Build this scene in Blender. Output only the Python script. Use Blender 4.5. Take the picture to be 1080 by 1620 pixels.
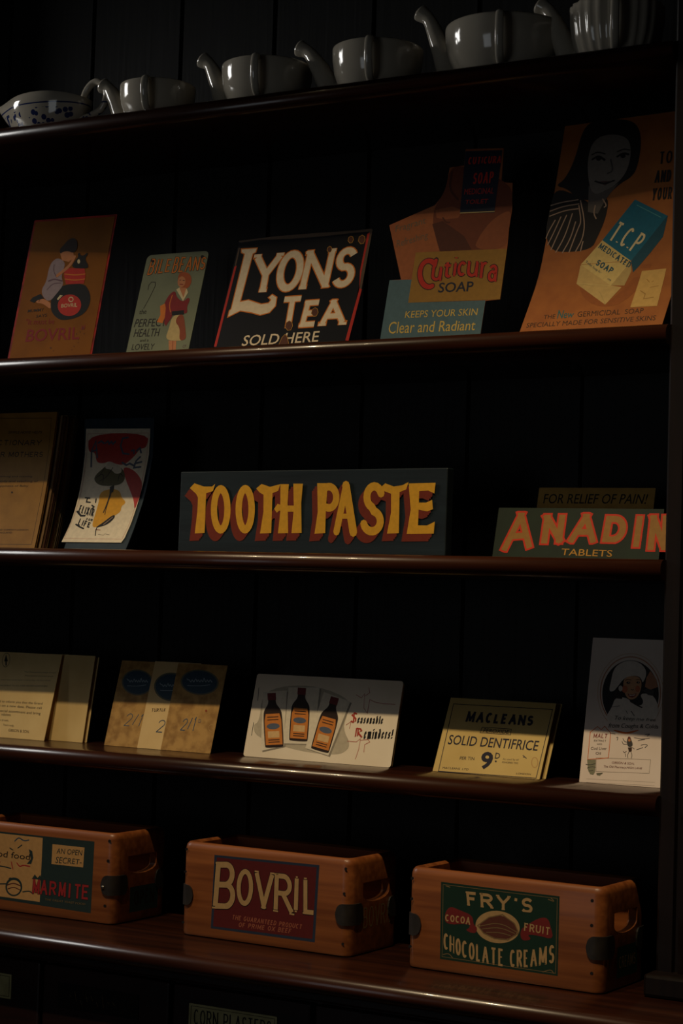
import bpy, bmesh, math, random
from mathutils import Vector, Matrix
from mathutils.geometry import tessellate_polygon
random.seed(7)
R = math.radians
for o in list(bpy.data.objects): bpy.data.objects.remove(o)
SC = bpy.context.scene
COL = SC.collection

# ------------------------------------------------------------------ camera
cam_d = bpy.data.cameras.new('camera'); cam = bpy.data.objects.new('camera', cam_d); COL.objects.link(cam)
cam_d.sensor_fit = 'VERTICAL'; cam_d.sensor_height = 24.0; cam_d.lens = 24.0 * 3000.0 / 1620.0
yaw, pitch, roll = 0.52912588, 0.0522402, 0.03104166
f = Vector((-math.sin(yaw) * math.cos(pitch), math.cos(yaw) * math.cos(pitch), math.sin(pitch)))
r = Vector((math.cos(yaw), math.sin(yaw), 0)); u = r.cross(f)
r2 = r * math.cos(roll) + u * math.sin(roll); u2 = -r * math.sin(roll) + u * math.cos(roll)
cam.matrix_world = Matrix(((r2.x, u2.x, -f.x, 0.81194737), (r2.y, u2.y, -f.y, -2.1581216), (r2.z, u2.z, -f.z, 1.48), (0, 0, 0, 1)))
cam_d.clip_start = .05; cam_d.clip_end = 50
SC.camera = cam

# ------------------------------------------------------------------ world, lamps, exposure
SC.view_settings.view_transform = 'Standard'; SC.view_settings.look = 'None'
SC.view_settings.exposure = 0.0; SC.view_settings.gamma = 1.0; SC.view_settings.use_curve_mapping = False
W = bpy.data.worlds.new('dim_room'); SC.world = W; W.use_nodes = True
bg = W.node_tree.nodes['Background']; bg.inputs[0].default_value = (.6, .75, 1, 1); bg.inputs[1].default_value = .0012

def light(name, typ, loc, target, power, col, **k):
    d = bpy.data.lights.new(name, typ); d.energy = power; d.color = col
    for a, b in k.items(): setattr(d, a, b)
    o = bpy.data.objects.new(name, d); COL.objects.link(o); o.location = loc
    o.rotation_euler = (Vector(target) - Vector(loc)).to_track_quat('-Z', 'Y').to_euler()
    return o
WARM = (1.0, .77, .46)
LAMPS = [((-.86, -1.3, 3.7), (-1.0, .1, 1.05), 80, 30.5), ((-.36, -1.3, 3.7), (-.46, .1, 1.08), 82, 31), ((.12, -1.3, 3.7), (.02, .1, 1.00), 104, 30)]
for loc, tgt, pw, cone in LAMPS:
    light('ceiling_spot', 'SPOT', loc, tgt, pw, WARM, spot_size=R(cone), spot_blend=1.0, shadow_soft_size=.022)
light('window_daylight', 'AREA', (-3.0, -.5, 2.6), (-.5, .05, 2.22), 12, (1.0, .98, .94), shape='RECTANGLE', size=.6, size_y=.55)
light('front_fill', 'AREA', (-.9, -3.0, 1.5), (-.5, .1, 1.55), 2.1, (.90, .96, 1.0), shape='RECTANGLE', size=.8, size_y=1.1)  # added fill light from the front, lifts the cards shaded by the shelves

# ------------------------------------------------------------------ materials
def lin(c): 
    return tuple(((x / 255 + .055) / 1.055) ** 2.4 if x / 255 > .04045 else x / 255 / 12.92 for x in c)
PAL = dict(black=(14,12,12), black2=(24,20,20), blue=(84,112,120), bluegrey=(90,100,118), bottleglass=(44,28,20), brick=(128,48,26),
 brownink=(66,44,30), brownpod=(92,48,36), cheek=(214,120,80), cream=(226,206,160), cream2=(206,180,120), fadedred=(150,84,62),
 flesh=(150,82,46), fleshdark=(116,56,30), fleshshadow=(86,40,22), ginger=(176,84,36), greenblack=(24,36,30), greybrown=(112,98,78),
 greydark=(72,68,66), greyface=(120,112,104), greyneck=(92,84,78), hair=(44,24,18), hatgreen=(92,86,50), ink=(32,26,24), ivory=(244,222,186),
 labelblue=(38,48,68), labelgreen=(20,48,36), labelorange=(212,130,54), labelpale=(226,186,128), labelred=(88,24,24), labelred2=(116,34,32),
 labelredb=(158,40,42), lemon=(222,186,92), lilac=(160,140,146), lip=(84,60,58), lip2=(150,60,50), maroon=(138,28,28), maroon2=(120,58,48),
 mauve=(112,82,96), mustard=(226,164,36), navy=(30,34,52), navyink=(32,30,48), ochre=(196,140,54), orange=(222,124,36), orange2=(222,112,40),
 packcream=(214,186,116), packshade=(186,158,98), packshade2=(200,168,104), paintyellow=(238,176,46), paleblue=(150,168,178), paleyellow=(158,114,54),
 paper=(242,228,200), paper2=(222,210,186), paper3=(236,224,200), parchdark=(124,100,66), parchment=(178,144,98), peach=(166,94,50),
 pencil=(70,88,106), petrol=(40,70,90), petrolsoft=(104,104,86), petrol2=(36,52,52), pinkred=(196,66,60), red=(196,44,28), redline=(182,62,46), redorange=(206,52,26),
 rust=(150,70,36), rust2=(94,52,30), rustgrey=(92,72,54), sage=(140,138,112), salmon=(196,136,100), skin=(206,134,86), skin2=(222,166,120),
 stain=(190,150,92), steel=(96,92,88), stripe=(170,142,122), tandark=(150,84,36), tandark2=(170,130,66), tanpaper=(190,146,92), tape=(204,164,92),
 teal=(16,100,126), teal2=(38,98,100), tealdark=(20,74,92), tealpale=(70,140,150), wash=(196,184,160), washdark=(150,140,122), white2=(232,220,206),
 wine=(116,32,34), yellow=(160,117,44))
MATS = {}
def mat(name, c, rough=.5, c2=None, scale=30, stretch=(1,1,1), bump=0, spec=.5, contrast=(.35,.7), coat=0, metal=0, detail=5):
    if name in MATS: return MATS[name]
    m = bpy.data.materials.new(name); m.use_nodes = True; nt = m.node_tree; b = nt.nodes['Principled BSDF']
    b.inputs['Roughness'].default_value = rough; b.inputs['Specular IOR Level'].default_value = spec; b.inputs['Metallic'].default_value = metal
    b.inputs['Coat Weight'].default_value = coat; b.inputs['Coat Roughness'].default_value = .08
    A = lin(c); B = lin(c2) if c2 else tuple(x * .82 for x in A)
    tc = nt.nodes.new('ShaderNodeTexCoord'); mp = nt.nodes.new('ShaderNodeMapping'); mp.inputs['Scale'].default_value = stretch
    nz = nt.nodes.new('ShaderNodeTexNoise'); nz.inputs['Scale'].default_value = scale; nz.inputs['Detail'].default_value = detail
    rp = nt.nodes.new('ShaderNodeValToRGB'); rp.color_ramp.elements[0].position = contrast[0]; rp.color_ramp.elements[1].position = contrast[1]
    rp.color_ramp.elements[0].color = (*B, 1); rp.color_ramp.elements[1].color = (*A, 1)
    nt.links.new(tc.outputs['Object'], mp.inputs[0]); nt.links.new(mp.outputs[0], nz.inputs['Vector'])
    nt.links.new(nz.outputs['Fac'], rp.inputs[0]); nt.links.new(rp.outputs[0], b.inputs['Base Color'])
    if bump:
        bp = nt.nodes.new('ShaderNodeBump'); bp.inputs['Strength'].default_value = bump; bp.inputs['Distance'].default_value = .002
        nt.links.new(nz.outputs['Fac'], bp.inputs['Height']); nt.links.new(bp.outputs[0], b.inputs['Normal'])
    MATS[name] = m; return m
def ink(col): return mat('ink_' + col, PAL[col], .55, tuple(x * .94 for x in PAL[col]), 160, spec=.3)
def china(pattern):
    n = 'blue_and_white_china' if pattern else 'white_china'
    if n in MATS: return MATS[n]
    m = mat(n, (206,196,178), .10, (190,180,162), 12, spec=.6, coat=.3)
    if pattern:
        nt = m.node_tree; b = nt.nodes['Principled BSDF']; tc = [x for x in nt.nodes if x.type == 'TEX_COORD'][0]; rp = [x for x in nt.nodes if x.type == 'VALTORGB'][0]
        vo = nt.nodes.new('ShaderNodeTexVoronoi'); vo.inputs['Scale'].default_value = 95
        nz = nt.nodes.new('ShaderNodeTexNoise'); nz.inputs['Scale'].default_value = 28; nz.inputs['Detail'].default_value = 1
        sp = nt.nodes.new('ShaderNodeSeparateXYZ'); nt.links.new(tc.outputs['Object'], sp.inputs[0])
        nt.links.new(tc.outputs['Object'], vo.inputs['Vector']); nt.links.new(tc.outputs['Object'], nz.inputs['Vector'])
        def mth(op, a, bb):
            q = nt.nodes.new('ShaderNodeMath'); q.operation = op
            for i, v in enumerate((a, bb)):
                if isinstance(v, (int, float)): q.inputs[i].default_value = v
                else: nt.links.new(v, q.inputs[i])
            return q.outputs[0]
        spot = mth('MULTIPLY', mth('LESS_THAN', vo.outputs['Distance'], .42), mth('GREATER_THAN', nz.outputs['Fac'], .49))
        spot = mth('MULTIPLY', spot, mth('MULTIPLY', mth('GREATER_THAN', sp.outputs['Z'], .008), mth('LESS_THAN', sp.outputs['Z'], .037)))
        line = mth('MULTIPLY', mth('GREATER_THAN', sp.outputs['Z'], .0425), mth('LESS_THAN', sp.outputs['Z'], .0445))
        fac = mth('MAXIMUM', spot, line)
        mx = nt.nodes.new('ShaderNodeMix'); mx.data_type = 'RGBA'; nt.links.new(fac, mx.inputs['Factor'])
        nt.links.new(rp.outputs[0], mx.inputs['A']); mx.inputs['B'].default_value = (*lin((44,56,104)), 1)
        nt.links.new(mx.outputs['Result'], b.inputs['Base Color'])
    return m
M_SHELF = mat('polished_mahogany', (70,35,20), .3, (42,19,11), 9, (.35,5,5), .05, spec=.5, coat=.25)
M_BACK = mat('dark_stained_boards', (20,20,18), .62, (11,11,10), 14, (9,9,.35), .25, spec=.35)
M_POST = mat('dark_mahogany_post', (26,15,11), .5, (15,9,7), 10, (6,6,.35), .08, spec=.22)
M_CAB = mat('dark_drawer_wood', (46,18,14), .45, (28,12,10), 10, (.4,6,6), .08, spec=.4)
M_CRATE = mat('varnished_pine', (150,88,44), .42, (112,60,28), 7, (.5,12,12), .06, spec=.45, coat=.1)
M_CRATEEND = mat('stained_crate_end', (150,90,46), .5, (116,66,32), 9, (.5,.5,11), .08)
M_LEATHER = mat('dark_leather', (40,34,30), .55, (26,22,20), 60, bump=.2)
M_PLASTER = mat('dark_plaster', (70,66,60), .9, (60,56,50), 8)
M_FLOORW = mat('floor_boards', (70,48,32), .55, (48,32,22), 6, (.4,6,1))

# ------------------------------------------------------------------ mesh helpers
def link(name, me, m=None, parent=None):
    o = bpy.data.objects.new(name, me); COL.objects.link(o)
    if m is not None:
        for q in (m if isinstance(m, (list, tuple)) else [m]): me.materials.append(q)
    if parent: o.parent = parent
    return o
def obj(name, bm, m, parent=None, smooth=False):
    bmesh.ops.recalc_face_normals(bm, faces=bm.faces)
    me = bpy.data.meshes.new(name); bm.to_mesh(me); bm.free()
    if smooth:
        for p in me.polygons: p.use_smooth = True
    return link(name, me, m, parent)
def thing(name, label, cat, loc=(0,0,0), rz=0, group=None):
    o = bpy.data.objects.new(name, None); COL.objects.link(o); o.location = loc; o.rotation_euler = (0,0,rz); o.empty_display_size = .05
    o['label'] = label; o['category'] = cat
    if group: o['group'] = group
    return o
def box(bm, x0, x1, y0, y1, z0, z1, bev=0, seg=2):
    g = bmesh.ops.create_cube(bm, size=1); vs = g['verts']
    for v in vs: v.co = Vector((x0 + (v.co.x + .5) * (x1 - x0), y0 + (v.co.y + .5) * (y1 - y0), z0 + (v.co.z + .5) * (z1 - z0)))
    if bev:
        es = list({e for v in vs for e in v.link_edges}); bmesh.ops.bevel(bm, geom=es, offset=bev, segments=seg, affect='EDGES', profile=.5)
def prism_x(bm, prof, x0, x1):
    a = [bm.verts.new((x0, y, z)) for y, z in prof]; b = [bm.verts.new((x1, y, z)) for y, z in prof]; n = len(prof)
    for i in range(n): bm.faces.new((a[i], a[(i+1) % n], b[(i+1) % n], b[i]))
    bm.faces.new(a); bm.faces.new(b[::-1])
def prism_z(bm, prof, z0, z1):
    a = [bm.verts.new((x, y, z0)) for x, y in prof]; b = [bm.verts.new((x, y, z1)) for x, y in prof]; n = len(prof)
    for i in range(n): bm.faces.new((a[i], a[(i+1) % n], b[(i+1) % n], b[i]))
    bm.faces.new(a); bm.faces.new(b[::-1])
def tube(bm, pts, rad, seg=14, flat=1.0, cap=True, axis=None):
    pts = [Vector(p) for p in pts]; n = len(pts); rings = []
    rr = rad if isinstance(rad, (list, tuple)) else [rad] * n
    ref = Vector(axis) if axis else None; prev = None
    for i, p in enumerate(pts):
        t = (pts[min(i+1, n-1)] - pts[max(i-1, 0)]).normalized()
        if ref is not None: a = ref - t * ref.dot(t)
        else:
            a = prev - t * prev.dot(t) if prev is not None else t.orthogonal()
        a.normalize(); prev = a; b = t.cross(a)
        rings.append([bm.verts.new(p + rr[i] * (math.cos(q) * a + flat * math.sin(q) * b)) for q in (2 * math.pi * k / seg for k in range(seg))])
    for i in range(n-1):
        for k in range(seg): bm.faces.new((rings[i][k], rings[i][(k+1) % seg], rings[i+1][(k+1) % seg], rings[i+1][k]))
    if cap: bm.faces.new(rings[0][::-1]); bm.faces.new(rings[-1])
def spline(pts, n=24):
    pts = [Vector(p) for p in pts]; out = []; q = [2*pts[0]-pts[1]] + pts + [2*pts[-1]-pts[-2]]
    for i in range(len(pts)-1):
        p0,p1,p2,p3 = q[i:i+4]
        for k in range(n):
            t = k / n; out.append(.5*((2*p1)+(p2-p0)*t+(2*p0-5*p1+4*p2-p3)*t*t+(3*p1-p0-3*p2+p3)*t**3))
    out.append(pts[-1]); return out

# ------------------------------------------------------------------ lettering: stroke glyphs drawn on a unit square
def el(cx, cy, rx, ry, a0, a1, n=14): return [(cx + rx*math.cos(R(a0+(a1-a0)*i/n)), cy + ry*math.sin(R(a0+(a1-a0)*i/n))) for i in range(n+1)]
GL = {  # advance, strokes, serif ends
 'A': (.95, [[(0,0),(.5,1),(1,0)], [(.2,.34),(.8,.34)]], [(0,0),(1,0)]),
 'B': (.8, [[(0,0),(0,1),(.5,1)]+el(.5,.76,.4,.24,90,-90)+[(0,.52)], [(0,.52),(.55,.52)]+el(.55,.26,.45,.26,90,-90)+[(0,0)]], [(-.04,0),(-.04,1)]),
 'C': (.85, [el(.5,.5,.5,.5,48,312)], []),
 'D': (.85, [[(0,0),(0,1),(.4,1)]+el(.4,.5,.6,.5,90,-90)+[(0,0)]], [(-.04,0),(-.04,1)]),
 'E': (.75, [[(1,1),(0,1),(0,0),(1,0)], [(0,.52),(.8,.52)]], [(-.04,0),(-.04,1)]),
 'F': (.72, [[(1,1),(0,1),(0,0)], [(0,.52),(.8,.52)]], [(0,0),(-.04,1)]),
 'G': (.9, [el(.5,.5,.5,.5,48,330)+[(1,.45),(.6,.45)]], []),
 'H': (.9, [[(0,0),(0,1)], [(1,0),(1,1)], [(0,.5),(1,.5)]], [(0,0),(0,1),(1,0),(1,1)]),
 'I': (.3, [[(.5,0),(.5,1)]], [(.5,0),(.5,1)]),
 'K': (.85, [[(0,0),(0,1)], [(1,1),(0,.4)], [(.3,.6),(1,0)]], [(0,0),(0,1),(1,0),(1,1)]),
 'L': (.72, [[(0,1),(0,0),(1,0)]], [(0,1),(-.04,0)]),
 'M': (1.1, [[(0,0),(.05,1),(.5,.12),(.95,1),(1,0)]], [(0,0),(.05,1,-1),(.95,1,1),(1,0)]),
 'N': (.9, [[(0,0),(0,1),(1,0),(1,1)]], [(0,0),(-.04,1),(1,1)]),
 'O': (.9, [el(.5,.5,.5,.5,90,450,28)], []),
 'P': (.8, [[(0,0),(0,1),(.5,1)]+el(.5,.74,.5,.26,90,-90)+[(0,.48)]], [(0,0),(-.04,1)]),
 'R': (.85, [[(0,0),(0,1),(.5,1)]+el(.5,.75,.45,.25,90,-90)+[(0,.5)], [(.45,.5),(1,0)]], [(0,0),(-.04,1),(1,0)]),
 'S': (.75, [el(.5,.75,.46,.25,25,255,12)+el(.5,.26,.5,.26,80,-155,14)], []),
 'T': (.85, [[(0,1),(1,1)], [(.5,1),(.5,0)]], [(.5,0)]),
 'U': (.88, [[(0,1),(0,.4)]+el(.5,.4,.5,.4,180,360)+[(1,1)]], [(0,1),(1,1)]),
 'V': (.92, [[(0,1),(.5,0),(1,1)]], [(0,1),(1,1)]),
 'W': (1.2, [[(0,1),(.25,0),(.5,.9),(.75,0),(1,1)]], [(0,1),(1,1)]),
 'X': (.88, [[(0,0),(1,1)], [(0,1),(1,0)]], [(0,0),(0,1),(1,0),(1,1)]),
 'Y': (.92, [[(0,1),(.5,.45),(.5,0)], [(1,1),(.5,.45)]], [(0,1),(1,1),(.5,0)]),
 'Z': (.8, [[(0,1),(1,1),(0,0),(1,0)]], []),
 "'": (.3, [[(.5,1),(.4,.75)]], []), '.': (.3, [[(.45,.0),(.55,.06)]], []), '/': (.35, [[(0,.1),(1,1)]], []),
 '1': (.4, [[(.2,.8),(.6,1),(.6,0)]], []), '2': (.7, [el(.5,.72,.48,.28,170,-30)+[(0,0),(1,0)]], []),
 'u': (.85, [[(0,1),(0,.35)]+el(.45,.35,.45,.35,180,350)+[(.95,1)], [(.95,1),(.95,0)]], [(0,1,-1),(.95,1,-1),(.95,0,1)]),
 't': (.6, [[(.4,1.3),(.4,.25)]+el(.7,.25,.3,.25,180,320), [(0,1),(.9,1)]], []),
 'i': (.4, [[(.5,1),(.5,0)], [(.45,1.42),(.55,1.5)]], [(.5,0),(.5,1,-1)]),
 'c': (.75, [el(.5,.5,.5,.5,45,315)], []),
 'r': (.65, [[(.15,0),(.15,1)], [(.15,.6)]+el(.6,.6,.42,.4,160,60)], [(.15,0),(.1,1,-1)]),
 'a': (.85, [el(.45,.3,.45,.3,90,450,18), [(.1,.85)]+el(.5,.72,.4,.28,130,0)+[(.9,0)]], [(.9,0,1)]),
}
GOTH = {'a': [[(0,.8),(.3,1),(.8,.8),(.8,.1),(1,0)], [(.8,.5),(.1,.4),(.1,.1),(.4,0),(.8,.2)]], 'b': [[(.1,1.5),(.1,.1),(.5,0),(.9,.2),(.9,.8),(.5,1),(.1,.7)]],
 'd': [[(.2,1.5),(.8,1),(.9,.2),(.5,0),(.1,.2),(.1,.8),(.5,1),(.8,.7)]], 'e': [[(.1,.5),(.9,.75),(.5,1),(.1,.8),(.1,.2),(.4,0),(.9,.2)]], 'i': [[(.3,1),(.5,.9),(.5,.1),(.8,0)], [(.45,1.35),(.6,1.45)]],
 'l': [[(.4,1.5),(.4,.1),(.8,0)]], 'm': [[(0,1),(.1,.9),(.1,0)], [(.1,.8),(.35,1),(.5,.8),(.5,0)], [(.5,.8),(.75,1),(.9,.8),(.9,.1),(1,0)]], 'n': [[(0,1),(.15,.9),(.15,0)], [(.15,.8),(.6,1),(.85,.8),(.85,.1),(1,0)]],
 'o': [[(.5,1),(.1,.8),(.1,.2),(.5,0),(.9,.2),(.9,.8),(.5,1)]], 'r': [[(.1,1),(.3,.9),(.3,0)], [(.3,.7),(.7,1),(.95,.85)]], 's': [[(.9,.85),(.5,1),(.1,.75),(.9,.3),(.5,0),(.1,.15)]],
 'k': [[(.2,1.5),(.2,0)], [(.2,.6),(.8,1)], [(.3,.6),(.9,0)]], '!': [[(.5,1.5),(.5,.5)], [(.45,.0),(.55,.1)]], 'S': [[(1,.9),(.5,1),(.1,.75),(.9,.4),(.9,.15),(.5,0),(0,.1)], [(.5,1),(.5,0)]], 'R': [[(.1,0),(.15,1),(.7,1),(.9,.75),(.4,.5),(1,0)], [(.4,.9),(.4,.1)]]}

def ribbon(pts, w, closed=False, lim=1.9):
    """polygons covering a stroke of width w; mitred joints"""
    P = [Vector(p) for p in pts]; q = [P[0]]
    for p in P[1:]:
        if (p - q[-1]).length > 1e-6: q.append(p)
    P = q
    if closed and len(P) > 2 and (P[0]-P[-1]).length < 1e-6: P.pop()
    n = len(P)
    if n < 2: return []
    if not closed and n > 3 and (P[0]-P[-1]).length < 1e-5: P.pop(); n -= 1; closed = True
    L, Rr = [], []
    for i in range(n):
        a = P[i-1] if (i > 0 or closed) else None; b = P[(i+1) % n] if (i < n-1 or closed) else None
        d1 = (P[i]-a).normalized() if a is not None else None; d2 = (b-P[i]).normalized() if b is not None else None
        d1 = d1 or d2; d2 = d2 or d1
        n1 = Vector((-d1.y, d1.x)); n2 = Vector((-d2.y, d2.x)); m = n1 + n2
        if m.length < .35: m = n1; k = 1
        else: m.normalize(); k = min(1 / max(m.dot(n1), .35), lim)
        L.append(P[i] + m * k * w / 2); Rr.append(P[i] - m * k * w / 2)
    out = []
    for i in range(n if closed else n-1):
        j = (i+1) % n; out.append([L[i], L[j], Rr[j], Rr[i]])
    return out
def runs(P, w, ext=.22):
    """cut a stroke where it turns sharply, so that pointed letters get blunt joints"""
    out = [[P[0]]]
    for i in range(1, len(P)):
        out[-1].append(P[i])
        if i < len(P)-1 and (P[i]-P[i-1]).length > 1e-6 and (P[i+1]-P[i]).length > 1e-6 and (P[i]-P[i-1]).normalized().dot((P[i+1]-P[i]).normalized()) < -.25:
            d = (P[i]-P[i-1]).normalized(); out[-1][-1] = P[i] + d * w * ext
            e = (P[i+1]-P[i]).normalized(); out.append([P[i] - e * w * ext])
    return out
def half(poly, p, n):
    """the part of a polygon on the inner side of a line"""
    out = []
    for i in range(len(poly)):
        a, b = poly[i-1], poly[i]; da = (a-p).dot(n); db = (b-p).dot(n)
        if (da <= 0) != (db <= 0): out.append(a + (b-a) * (da/(da-db)))
        if db <= 0: out.append(b)
    return out
def bil(top, bot, s, t):
    """point at fraction s along and t up between two poly-lines"""
    def at(pl):
        x = s * (len(pl)-1); i = max(0, min(int(x), len(pl)-2)); k = x - i
        return Vector(pl[i]) * (1-k) + Vector(pl[i+1]) * k
    return at(bot) * (1-t) + at(top) * t
def sans_polys(txt, offset):
    c = bpy.data.curves.new('t', 'FONT'); c.body = txt; c.size = 1; c.offset = offset; c.resolution_u = 3
    o = bpy.data.objects.new('t', c); COL.objects.link(o); dg = bpy.context.evaluated_depsgraph_get(); dg.update()
    me = bpy.data.meshes.new_from_object(o.evaluated_get(dg)); vs = [v.co.xy.copy() for v in me.vertices]; fs = [list(p.vertices) for p in me.polygons]
    bpy.data.objects.remove(o); bpy.data.curves.remove(c); bpy.data.meshes.remove(me)
    return vs, fs
def text_polys(txt, font, w, top, bot, grow=0):
    H = (Vector(top[0]) - Vector(bot[0])).length; Wd = sum((Vector(top[i+1])-Vector(top[i])).length for i in range(len(top)-1)); out = []
    if font == 'sans':
        vs, fs = sans_polys(txt, .0 if w == 0 else -.006 * w - .004)
        if not vs: return out
        x0 = min(v.x for v in vs); x1 = max(v.x for v in vs); y0 = min(v.y for v in vs); y1 = max(v.y for v in vs)
        q = [bil(top, bot, (v.x-x0)/(x1-x0), (v.y-y0)/(y1-y0)) for v in vs]
        return [[q[i] for i in fc] for fc in fs]
    base = w - 2 * grow; adv = []
    for ch in txt: adv.append(.45 if ch == ' ' else (GL[ch][0] if font != 'goth' else {'m': .95, 'i': .36, 'l': .36, '!': .3, 'r': .5, 'S': .8, 'R': .8}.get(ch, .62)))
    gap = .22 if font != 'goth' else .12
    tot = sum(adv) + gap * (len(txt)-1); x = 0
    it = base / 2 / H; isx = base / 2 / Wd
    for ch, a in zip(txt, adv):
        if ch != ' ':
            s0 = x / tot; s1 = (x + a) / tot
            mp = lambda p: bil(top, bot, s0 + isx + p[0] * max(s1 - s0 - 2*isx, .0), it + p[1] * (1 - 2*it))
            if font == 'goth':
                for st in GOTH[ch]:
                    P = [mp(p) for p in st]; nb = Vector((math.cos(R(40)), math.sin(R(40)))) * w / 2
                    for i in range(len(P)-1): out.append([P[i]+nb, P[i+1]+nb, P[i+1]-nb, P[i]-nb]); 
                    for p in P: 
                        nn = Vector((-nb.y, nb.x)) * .35; out.append([p+nb+nn, p-nb+nn, p-nb-nn, p+nb-nn])
            else:
                for k, st in enumerate(GL[ch][1]):
                    thin = font == 'serifc' and (k > 0 and ch in 'AEFH')
                    ws = (base * (.6 if thin else 1)) + 2 * grow
                    pl = [mp(p) for p in st]; clip = ch.isupper() and len(top) == 2; got = []
                    if clip and font == 'block' and ch in 'AMNIHTEDPR':
                        for i, j in ((0, 1), (-1, -2)):
                            if st[i][1] in (0, 1) and abs(st[i][1] - st[j][1]) > .5: pl[i] = pl[i] + (pl[i]-pl[j]).normalized() * ws * .5
                    for run in runs(pl, ws, .6 if clip else .22): got += ribbon(run, ws)
                    if clip:
                        ta, tb = Vector(top[0]), Vector(top[-1]); nn = Vector((-(tb-ta).y, (tb-ta).x)).normalized(); nn = nn if nn.dot(ta-Vector(bot[0])) > 0 else -nn
                        got = [half(half(q, ta + nn*grow, nn), Vector(bot[0]) - nn*grow, -nn) for q in got]; got = [q for q in got if len(q) > 2]
                    out += got
                if font in ('slab', 'serifc', 'art'):
                    sl = (base * (.62 if font == 'slab' else .5)) / max(1e-6, (Wd * max(s1-s0, 1e-6))); th = base * (.5 if font == 'slab' else .32) + 2 * grow
                    for sf in GL[ch][2]:
                        sx, sy = sf[0], sf[1]; side = sf[2] if len(sf) > 2 else 0
                        yy = (sy + (.5 * th / H - it) * (1 if sy < .5 else -1)) if True else sy
                        ex = grow / max(1e-6, Wd * (s1-s0))
                        a0 = mp((sx - (sl*1.25 if side <= 0 else sl*.4) - ex, yy)); a1 = mp((sx + (sl*1.25 if side >= 0 else sl*.4) + ex, yy)); out += ribbon([a0, a1], th)
        x += a + gap
    return out
def chaikin(pts, closed, rounds=2):
    for _ in range(rounds):
        n = len(pts); out = [] if closed else [pts[0]]
        for i in range(n if closed else n-1):
            a, b = pts[i], pts[(i+1) % n]; out += [(a[0]*.75+b[0]*.25, a[1]*.75+b[1]*.25), (a[0]*.25+b[0]*.75, a[1]*.25+b[1]*.75)]
        pts = out if closed else out + [pts[-1]]
    return pts
def item_polys(it, smooth=False):
    k = it[0]
    if k == 'P':
        return [chaikin(it[3], True) if smooth and len(it[3]) > 6 else it[3]]
    if k == 'O': return ribbon(it[4], it[3], True)
    if k == 'L':
        ln = chaikin(it[4], False) if smooth and len(it[4]) > 2 else it[4]; out = ribbon(ln, it[3])
        if it[3] >= 4:
            for p in (ln[0], ln[-1]) if smooth else ln: out.append([(p[0] + it[3]*.5*math.cos(a*math.pi/4), p[1] + it[3]*.5*math.sin(a*math.pi/4)) for a in range(8)])
        return out
    if k == 'T': return text_polys(it[3], it[4], it[5], it[6], it[7], it[8] if len(it) > 8 else 0)
LAYER = 8e-5
def ink_mesh(name, items, mapping, parent, cuts=None, extra=0):
    """one printed or painted part: every stroke and patch of colour, a hair above the surface below it"""
    groups = {}
    cols = []
    bm = bmesh.new()
    for idx, it in enumerate(items):
        col = it[1]
        if col not in cols: cols.append(col)
        mi = cols.index(col); h = LAYER * it[2] + idx * 6e-7 + extra
        for k, poly in enumerate(item_polys(it, name == 'picture')):
            hk = h + (k % 9) * 1.6e-6
            pts = [Vector((p[0]*1e-4, p[1]*1e-4, 0)) for p in poly]
            if len(pts) < 3: continue
            tris = [(0,1,2)] if len(pts) == 3 else (tessellate_polygon([pts]) if len(pts) > 4 or it[0] == 'P' else [(0,1,2),(0,2,3)])
            vs = [bm.verts.new((p.x, p.y, hk)) for p in pts]
            for t in tris:
                try: fc = bm.faces.new([vs[i] for i in t]); fc.material_index = mi
                except ValueError: pass
    if cuts:
        for v in cuts: bmesh.ops.bisect_plane(bm, geom=bm.verts[:]+bm.edges[:]+bm.faces[:], plane_co=(0,v,0), plane_no=(0,1,0))
    for v in bm.verts: v.co = mapping(v.co.x, v.co.y, v.co.z)
    me = bpy.data.meshes.new(name); bm.to_mesh(me); bm.free()
    return link(name, me, [ink(c) for c in cols], parent)
class Surf:
    """a card's surface: straight or bowed, leaning back, in its thing's own frame"""
    def __init__(s, lean, H):
        n = 40; s.v = [H * 1.1 * i / n for i in range(n+1)]; s.y = [0]; s.z = [0]; s.bent = len({l for _, l in lean}) > 1
        for i in range(n):
            vm = (s.v[i] + s.v[i+1]) / 2
            a = lean[0][1]
            for (v0, l0), (v1, l1) in zip(lean, lean[1:]):
                if v0 <= vm <= v1: a = l0 + (l1-l0) * (vm-v0) / (v1-v0)
                elif vm > v1: a = l1
            d = s.v[i+1]-s.v[i]; s.y.append(s.y[-1] + math.sin(R(a))*d); s.z.append(s.z[-1] + math.cos(R(a))*d)
        s.cuts = [H * i / 16 for i in range(1, 16)] if s.bent else None
    def __call__(s, u, v, h):
        k = v / s.v[1]; i = max(0, min(int(k), len(s.v)-2)); t = k - i
        dy = s.y[i+1]-s.y[i]; dz = s.z[i+1]-s.z[i]; l = math.hypot(dy, dz)
        return Vector((u, s.y[i] + dy*t - dz/l*h, s.z[i] + dz*t + dy/l*h))
def rrect(W, H, r, bottom=True, u0=0):
    if r <= 0: return [(u0,0),(u0+W,0),(u0+W,H),(u0,H)]
    out = []
    for cx, cy, a in ((W-r, H-r, 0), (r, H-r, 90)): out += [(u0+cx+r*math.cos(R(a+15*i)), cy+r*math.sin(R(a+15*i))) for i in range(7)]
    if bottom:
        for cx, cy, a in ((r, r, 180), (W-r, r, 270)): out += [(u0+cx+r*math.cos(R(a+15*i)), cy+r*math.sin(R(a+15*i))) for i in range(7)]
    else: out += [(u0,0),(u0+W,0)]
    return out
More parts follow.
